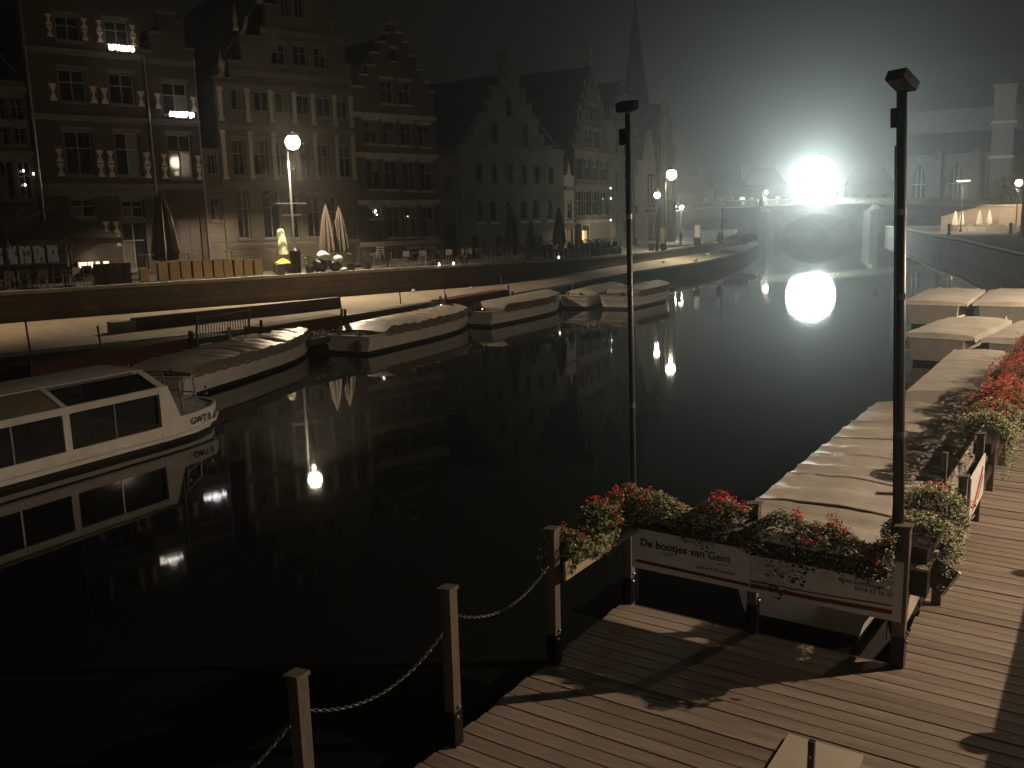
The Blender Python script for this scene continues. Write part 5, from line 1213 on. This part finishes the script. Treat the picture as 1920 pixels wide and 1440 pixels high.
q = MB(); q.box(.034, -2.80, .3, 25, -2.74, DZ - .034); q.build('fascia', joist_wood, DK)
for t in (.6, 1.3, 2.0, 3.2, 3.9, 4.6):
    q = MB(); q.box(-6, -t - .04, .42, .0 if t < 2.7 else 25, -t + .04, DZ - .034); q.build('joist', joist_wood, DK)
m = MB(); m.box(-6, -4.6, -.2, -.3, -.3, .25); m.build('float', black_metal, DK); m = MB(); m.box(-.2, -4.6, -.2, 25, -3.0, .25); m.build('float', black_metal, DK)
# posts
PH = 1.33
def post(s, t, label, h=PH, w=.098, cap=True, group='dock posts', shoe=True):
    T = empty('dock_post', D(s, t, DZ), drz, label, 'post', group)
    q = MB(); q.box(-w / 2, -w / 2, -.45, w / 2, w / 2, h); q.build('shaft', post_wood, T, bevel=.006)
    if cap: q = MB(); q.add([(-w * .62, -w * .6, h + .001), (w * .62, -w * .6, h + .001), (w * .62, w * .75, h + .001), (-w * .62, w * .75, h + .001), (-w * .62, -w * .6, h + .03), (w * .62, -w * .6, h + .03), (w * .62, w * .75, h + .014), (-w * .62, w * .75, h + .014)], [(0, 3, 2, 1), (4, 5, 6, 7), (0, 1, 5, 4), (1, 2, 6, 5), (2, 3, 7, 6), (3, 0, 4, 7)]); q.build('cap', post_wood, T)
    if shoe:
        q = MB(); q.box(-w * .54, -w * .54, .0, w * .54, w * .54, .30); q.build('shoe', black_metal, T)
        for z in (.26, .34):
            q = MB(); q.lathe([(.017, 0), (.017, .012), (.008, .02)], (0, 0, 0), 8); o = q.build('bolt', galv, T); o.matrix_local = axes((-.01 + (z - .3) * .3, -w * .56, z), (1, 0, 0), (0, 0, 1), (0, -1, 0))
    return T
post(-4.81, 0, 'chain post cut by the bottom edge of the photo, nearest of the row')
post(-3.21, 0, 'free standing chain post in the middle of the two hanging chains')
post(-1.62, 0, 'chain post where the first flower trough begins')
post(-.02, .0, 'dock corner post carrying the thinner floodlight pole')
post(-.02, 1.39, 'short dark post behind the middle of the advertising board', h=1.34)
post(-.03, 2.78, 'dock corner post carrying the thicker floodlight pole', h=1.35, w=.11)
for s_0, h_, lb in ((1.6, 1.1, 'dock post beside the tilted dark panel'), (3.2, 1.0, 'dock post at the near end of the small red and white board'), (4.72, 1.2, 'dock post at the far end of the small red and white board'), (6.3, 1.05, 'dock post under the long flower row, first beyond the board'), (7.9, 1.05, 'dock post under the long flower row, second beyond the board'), (9.5, 1.05, 'dock post under the long flower row, third beyond the board'), (11.1, 1.05, 'dock post under the long flower row, fourth beyond the board'), (12.7, 1.05, 'dock post far along the flower row, cut by the photo edge'), (14.3, 1.05, 'last dock post seen under the flower row')):
    post(s_0, 2.86, lb, h=h_, shoe=False)
post(4.25, 2.5, 'slim dark pile rising beside the tan covered boat', h=1.02, w=.07, cap=False, shoe=False)
# chains
def chain(s0, s1, z0, z1, sag, label):
    N_ = int(abs(s1 - s0) / .034); m = MB(); pts = []
    for i in range(N_ + 1):
        f = i / N_; pts.append(Vector((s0 + (s1 - s0) * f, 0, z0 + (z1 - z0) * f - sag * 4 * f * (1 - f))))
    for i in range(N_):
        a, b_ = pts[i], pts[i + 1]; c = (a + b_) / 2; d = (b_ - a).normalized(); sd = Vector((0, 1, 0)) if i % 2 else d.cross(Vector((0, 1, 0)))
        loop = []
        for j in range(9):
            an = 2 * math.pi * j / 8; loop.append(c + d * math.cos(an) * .024 + sd * math.sin(an) * .011)
        m.tube(loop, .0042, 5, cap=False)
    o = m.build('hanging_chain', chain_steel); o.location = D(0, 0, DZ); o.rotation_euler = (0, 0, drz); tag(o, label, 'chain', 'chains between the dock posts')
chain(-4.76, -3.26, 1.07, 1.02, .21, 'steel chain sagging between the two posts nearest the photo bottom')
chain(-3.16, -1.67, 1.10, 1.02, .2, 'steel chain sagging from the free post up to the flower trough')
chain(-6.4, -4.86, 1.05, 1.05, .2, 'steel chain running out of the bottom of the photo')

# flower troughs
def trough(s0, t0, s1, t1, z, label, seed, mound=.2, wid=.2, drop=.28, dropf=None, reds=(), pale=1.0, green=1.0, board=None, side=1, name='flower_trough', boxh=.16, dens=1.0):
    random.seed(seed)
    a = Vector(D(s0, t0, 0)); b_ = Vector(D(s1, t1, 0)); L = (b_ - a).length; d = (b_ - a) / L
    T = empty(name, (a.x, a.y, DZ + z), math.atan2(d.y, d.x), label, 'planter', 'flower troughs on the dock rail')
    q = MB(); q.box(.02, -.11, -boxh, L - .02, .11, .0); q.build('box', dark_wood, T)
    def hgt(x): return mound * (.75 + .25 * math.sin(x * 5.1 + seed) + .18 * math.sin(x * 11.3 + seed * 2)) 
    def pt(x=None):
        x = random.uniform(-.04, L + .04) if x is None else x
        an = random.uniform(-.35, math.pi + .35); r = random.uniform(.72, 1.03) ** .6
        y = math.cos(an) * wid * r; zz = max(0, math.sin(an)) * hgt(x) * r
        if math.sin(an) < .25:
            dr = drop * (dropf(x / L) if dropf else 1) * (.6 + .4 * math.sin(x * 7 + seed)); zz -= random.random() ** 1.3 * max(.04, dr)
        return (x, y, zz)
    q = MB()
    for i in range(int(2300 * L * green * dens)): q.leaf(pt(), random.uniform(.02, .045))
    tag(q.build('foliage', leaf_green, T), kind='stuff')
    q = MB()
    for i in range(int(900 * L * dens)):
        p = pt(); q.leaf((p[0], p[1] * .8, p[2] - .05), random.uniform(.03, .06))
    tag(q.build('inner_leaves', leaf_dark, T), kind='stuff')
    if pale:
        q = MB()
        for i in range(int(1100 * L * pale * dens)):
            p = pt(); q.leaf((p[0] + .01, p[1] * 1.06, p[2] * 1.05 + .01), random.uniform(.014, .026))
        tag(q.build('pale_blooms', leaf_pale, T), kind='stuff')
    q = MB(); q2 = MB()
    for (x0, x1, n_) in reds:
        for i in range(n_):
            x = random.uniform(x0, x1) * L; y = random.gauss(0, wid * .5); zz = hgt(x) * random.uniform(.75, 1.35) - abs(y) * .6
            qq = q if random.random() < .62 else q2
            for j in range(16):
                v = Vector((random.gauss(0, 1), random.gauss(0, 1), random.gauss(0, 1))).normalized() * .03
                qq.leaf((x + v.x, y + v.y, zz + v.z), random.uniform(.02, .032))
            q2.tube([(x, y, zz), (x, y * .8, zz - .12)], .002, 3)
    if reds:
        tag(q.build('red_blossom', petal_red, T), kind='stuff'); tag(q2.build('faded_blossom', petal_pink, T), kind='stuff')
    return T
trough(-1.54, .0, -.1, 0, 1.04, 'flower trough between the chain post and the thin floodlight pole, red at its far end', 3, mound=.30, wid=.21, drop=.18, reds=((.55, 1.0, 46), (.02, .15, 6)), pale=.3, dens=1.2)
q = MB(); q.box(-.78, -.012, -.09, .74, .012, .085); o = q.build('rail_board', mat('weathered_rail_board', (.42, .34, .23), .7, .2, 5, .2, stretch=(1, 8, 8))); o.location = D(-.85, .135, DZ + .95); o.rotation_euler = (0, 0, drz); tag(o, 'pale weathered board under the trough between chain post and thin pole', 'board')
trough(-.16, .08, -.19, 1.36, 1.13, 'flower trough over the left half of the advertising board, lettered part below', 8, mound=.27, wid=.21, drop=.20, reds=((.02, .2, 14), (.42, .5, 4), (.72, 1.0, 44)), pale=1.0, dens=1.2)
trough(-.19, 1.43, -.22, 2.72, 1.08, 'flower trough over the right half of the advertising board, trailing leaves down it', 12, mound=.28, wid=.22, drop=.52, dropf=lambda f: 1.0 if .15 < f < .72 else .35, reds=((.3, .6, 30), (.62, .98, 50)), pale=.9, dens=1.2)
trough(.22, 2.83, 1.45, 2.83, 1.08, 'bushy corner trough full of pale tiny blooms beside the thick floodlight pole', 15, mound=.34, wid=.33, drop=.42, reds=((.25, .75, 16), (.9, 1.0, 14)), pale=1.7, dens=1.25)
trough(4.95, 2.86, 6.4, 2.86, 1.02, 'pale blooming trough at the near end of the long flower row', 19, mound=.40, wid=.36, drop=.5, reds=((.5, 1, 18),), pale=1.0)
trough(6.42, 2.86, 8.0, 2.86, 1.02, 'trough with the brightest red geraniums in the long row', 23, mound=.48, wid=.46, drop=.5, reds=((0, 1, 320),), pale=.45)
trough(8.02, 2.86, 9.6, 2.86, 1.02, 'dark leaved trough with red geraniums, third in the long row', 27, mound=.48, wid=.46, drop=.5, reds=((0, 1, 230),), pale=.3)
trough(9.62, 2.86, 11.3, 2.86, 1.02, 'trough with red and faded geraniums, fourth in the long row', 31, mound=.46, wid=.46, drop=.5, reds=((0, 1, 280),), pale=.4, dens=.8)
trough(11.32, 2.86, 13.0, 2.86, 1.02, 'faded red flowered trough near the photo edge, fifth in the long row', 35, mound=.46, wid=.46, drop=.5, reds=((0, 1, 210),), pale=.6, dens=.7)
trough(13.02, 2.86, 15.5, 2.86, 1.02, 'last flowered trough of the long row, cut by the photo edge', 39, mound=.46, wid=.46, drop=.5, reds=((0, 1, 230),), pale=.5, dens=.6)

# advertising board: faces the camera side of the dock
SGN = empty('advertising_board', D(-.085, 0, DZ), math.atan2(-.556, .831), 'white advertising board with black boat company lettering and dark red stripes, under the flowers', 'sign')
# local: x = t, y = s, z up ; front faces -y
for (x0, x1) in ((.07, 1.375), (1.38, 2.80)):
    q = MB(); q.box(x0, -.008, .45, x1, .006, 1.03); q.build('panel', board_white, SGN)
def stripe(pts, h):
    q = MB(); n_ = len(pts)
    q.add([(x, -.0105, z - h / 2) for x, z in pts] + [(x, -.0105, z + h / 2) for x, z in pts], [(i, i + 1, n_ + i + 1, n_ + i) for i in range(n_ - 1)]); q.build('stripe', stripe_red, SGN)
stripe([(.12, .537), (.5, .53), (1.37, .515)], .035); stripe([(1.385, .515), (2.0, .515), (2.72, .535)], .045); stripe([(1.385, .565), (2.0, .57), (2.72, .60)], .015)
Mt = lambda x, z: axes((x, -.012, z), (1, 0, -.012), (0, 0, 1))
text('De bootjes van Gent', 'lettering', letter_black, SGN, Mt(.17, .715), .118, bold=.0022)
text('Gerard Draeckx', 'lettering', letter_grey, SGN, Mt(.80, .585), .062)
for (x0, x1, z) in ((.38, .62, .675), (.42, .55, .655), (.98, 1.16, .668)):
    q = MB(); q.add([(x0, -.011, z), ((x0 + x1) / 2, -.011, z + .012), (x1, -.011, z + .004), ((x0 + x1) / 2, -.011, z + .002)], [(0, 1, 2, 3)]); q.build('brush_stroke', letter_black, SGN)
q = MB()
for i in range(18): x = .62 + i * .035; q.box(x, -.0106, .652 - i * .0012, x + .03, -.0096, .655 - i * .0012)
q.build('underline', letter_grey, SGN)
for txt_, z in (('Halewijnkouter 14', .93), ('9000 Nieuwegem Tie', .865), ('(09) 223 88 53', .80), ('www.bootjesgent.be', .74), ('0478 63 36 30', .68)):
    text(txt_, 'lettering', letter_grey, SGN, Mt(2.72, z), .058, align='RIGHT')
# floodlight poles on the dock
def pole(s, t, r, h, label, tilt, az, lean):
    T = empty('floodlight_pole', D(s, t, DZ), drz, label, 'lamp post', 'unlit floodlight poles on the dock')
    T.matrix_basis = Matrix.Translation(T.location) @ Matrix.Rotation(lean, 4, 'Y') @ Matrix.Rotation(drz, 4, 'Z')
    q = MB(); q.tube([(0, 0, .0), (0, 0, h)], r, 12); q.build('pole', pole_metal, T, smooth=True)
    q = MB(); M_ = Matrix.Translation((0, 0, h + .07)) @ Matrix.Rotation(az, 4, 'Z') @ Matrix.Rotation(tilt, 4, 'Y')
    q.box(-.105, -.09, -.035, .105, .09, .05, M_); q.build('floodlight_head', mat('dark_lamp_housing', (.03, .03, .028), .6), T)
    q = MB(); q.box(-.09, -.075, -.044, .09, .075, -.037, M_); q.build('lens', mat('unlit_lens', (.10, .10, .09), .4), T)
    q = MB(); q.box(-.015, -.015, 0, .015, .015, .09, Matrix.Translation((0, 0, h - .03))); q.build('bracket', galv, T)
    q = MB(); q.box(-.03, .01, h - .30, .03, .085, h - .14); q.build('ballast_box', black_metal, T)
    q = MB(); q.tube([(.02, r + .01, h - .45), (.02, r + .012, h * .5), (.02, r + .01, 1.2)], .008, 5); q.build('cable', black_metal, T)
    for z in (h * .42, h * .66, h * .8):
        q = MB(); q.lathe([(r + .004, 0), (r + .004, .05)], (0, 0, z), 12); q.build('clamp', galv, T)
    return T
pole(.07, .04, .026, 5.2, 'thinner unlit floodlight pole on the left corner post of the dock', R(-12), R(10), R(-.9))
pole(.07, 2.77, .043, 5.18, 'thicker unlit floodlight pole on the right corner post of the dock', R(32), R(-25), R(-2.6))
q = MB(); q.tube([(0, 0, .2), (0, 0, 3.1)], .006, 5); o = q.build('thin_rod', skin_wood); o.location = D(.03, 2.66, DZ); tag(o, 'thin brown rod standing just left of the thick floodlight pole', 'rod')

# boards on the right rail
q = MB(); q.box(0, -.014, 0, 1.45, .014, .30); o = q.build('kick_board', mat('painted_rail_board', (.52, .42, .36), .6, .1, 4)); o.location = D(.06, 2.80, DZ + .36); o.rotation_euler = (0, 0, drz); tag(o, 'pale painted board low on the rail beside the thick floodlight pole', 'board')
tp = empty('tilted_panel', D(1.02, 2.93, DZ + .55), drz, 'dark square panel tilted on the rail post, its edge pale', 'panel')
q = MB(); M_ = Matrix.Rotation(R(28), 4, 'X'); q.box(-.012, -.14, -.15, .012, .14, .15, M_); q.build('panel', dark_wood, tp)
q = MB(); q.box(-.015, -.165, -.15, .02, -.141, .15, M_); q.build('edge', board_white, tp)  # edge strip in the white board colour
rbx = empty('rail_bracket_box', D(.2, 2.88, DZ + .80), drz, 'small square timber box end under the bushy corner trough', 'box')
q = MB(); q.box(-.08, -.09, -.15, .09, .09, .1); q.build('body', dark_wood, rbx); q = MB(); q.box(-.09, -.1, .102, .5, .1, .125); q.build('lid', mat('weathered_rail_board', (.42, .34, .23)), rbx)
sb = empty('small_sign_board', D(3.28, 2.93, DZ + .42), drz, 'small white board with a red slash hung on the rail between two flower troughs', 'sign')
q = MB(); q.box(0, -.01, 0, 1.35, .01, .55); q.build('panel', board_white, sb)
q = MB(); q.add([(.15, -.013, .05), (.42, -.013, .05), (1.2, -.013, .4), (1.05, -.013, .46)], [(0, 1, 2, 3)]); q.build('red_slash', mat('bright_red_print', (.6, .03, .02), .5), sb)
q = MB(); q.add([(.7, -.013, .1), (.8, -.013, .08), (1.2, -.013, .28), (1.15, -.013, .32)], [(0, 1, 2, 3)]); q.build('black_print', letter_black, sb)
for s0, s1 in ((1.66, 3.14), (3.26, 4.66), (4.8, 6.24), (6.4, 7.8), (8.0, 9.4), (9.6, 11.0)):
    q = MB(); q.box(0, -.02, 0, s1 - s0, .02, .11); o = q.build('rail', joist_wood); o.location = D(s0, 2.86, DZ + .3); o.rotation_euler = (0, 0, drz); tag(o, {1.66: 'low dark rail between the tilted panel and the small sign board', 3.26: 'low dark rail under the small sign board', 4.8: 'low dark rail under the pale blooming trough', 6.4: 'low dark rail under the brightest red trough', 8.0: 'low dark rail under the dark leaved trough', 9.6: 'low dark rail under the fourth trough of the long row'}[s0], 'rail', 'low rails on the dock')
# pale sheet and drilled metal upright at the bottom of the picture
q = MB(); q.box(-3.4, -2.86, 0, -1.74, -2.28, .03); o = q.build('pale_sheet', mat('pale_sheet_board', (.42, .36, .28), .6, .1, 2)); o.location = D(0, 0, DZ + .006); o.rotation_euler = (0, 0, drz); tag(o, 'pale rectangular sheet lying on the dock planks at the bottom of the photo', 'board')
ur = empty('drilled_upright', D(-2.42, 2.64, DZ + .03), drz, 'dark drilled metal upright standing on the pale sheet', 'post')
q = MB(); q.box(-.022, -.022, 0, .022, .022, .42); q.build('tube', mat('rusty_dark_steel', (.05, .035, .028), .5, .4, 9, metal=.5), ur)
for z in (.1, .2, .3, .385):
    q = MB(); q.lathe([(.009, 0), (.009, .004)], (0, 0, 0), 8); o = q.build('bolt_hole', galv if z in (.1, .3) else dark_glass, ur); o.matrix_local = axes((-.0225, 0, z), (0, 1, 0), (0, 0, 1), (-1, 0, 0))
# bollards on the promenade edge: their shadows fall on the planks
for s0, lb in ((.55, 'bollard on the promenade edge throwing its shadow on the planks, near one'), (3.75, 'bollard on the promenade edge throwing its shadow on the planks, far one')):
    q = MB(); q.lathe([(.09, 0), (.08, .1), (.07, .3), (.11, .36), (.09, .45), (.02, .48)], (0, 0, 0), 10); o = q.build('bollard', black_metal, smooth=True); o.location = D(s0, 4.92, 1.75); tag(o, lb, 'bollard')

# lettering becomes plain meshes
bpy.context.view_layer.update()
dg = bpy.context.evaluated_depsgraph_get()
for o in [o for o in C.objects if o.type == 'FONT']:
    me = bpy.data.meshes.new_from_object(o.evaluated_get(dg)); me.name = 'lettering'
    n_ = bpy.data.objects.new('lettering', me); C.objects.link(n_); n_.parent = o.parent; n_.matrix_local = o.matrix_local.copy(); n_['kind'] = 'stuff'
    bpy.data.objects.remove(o)
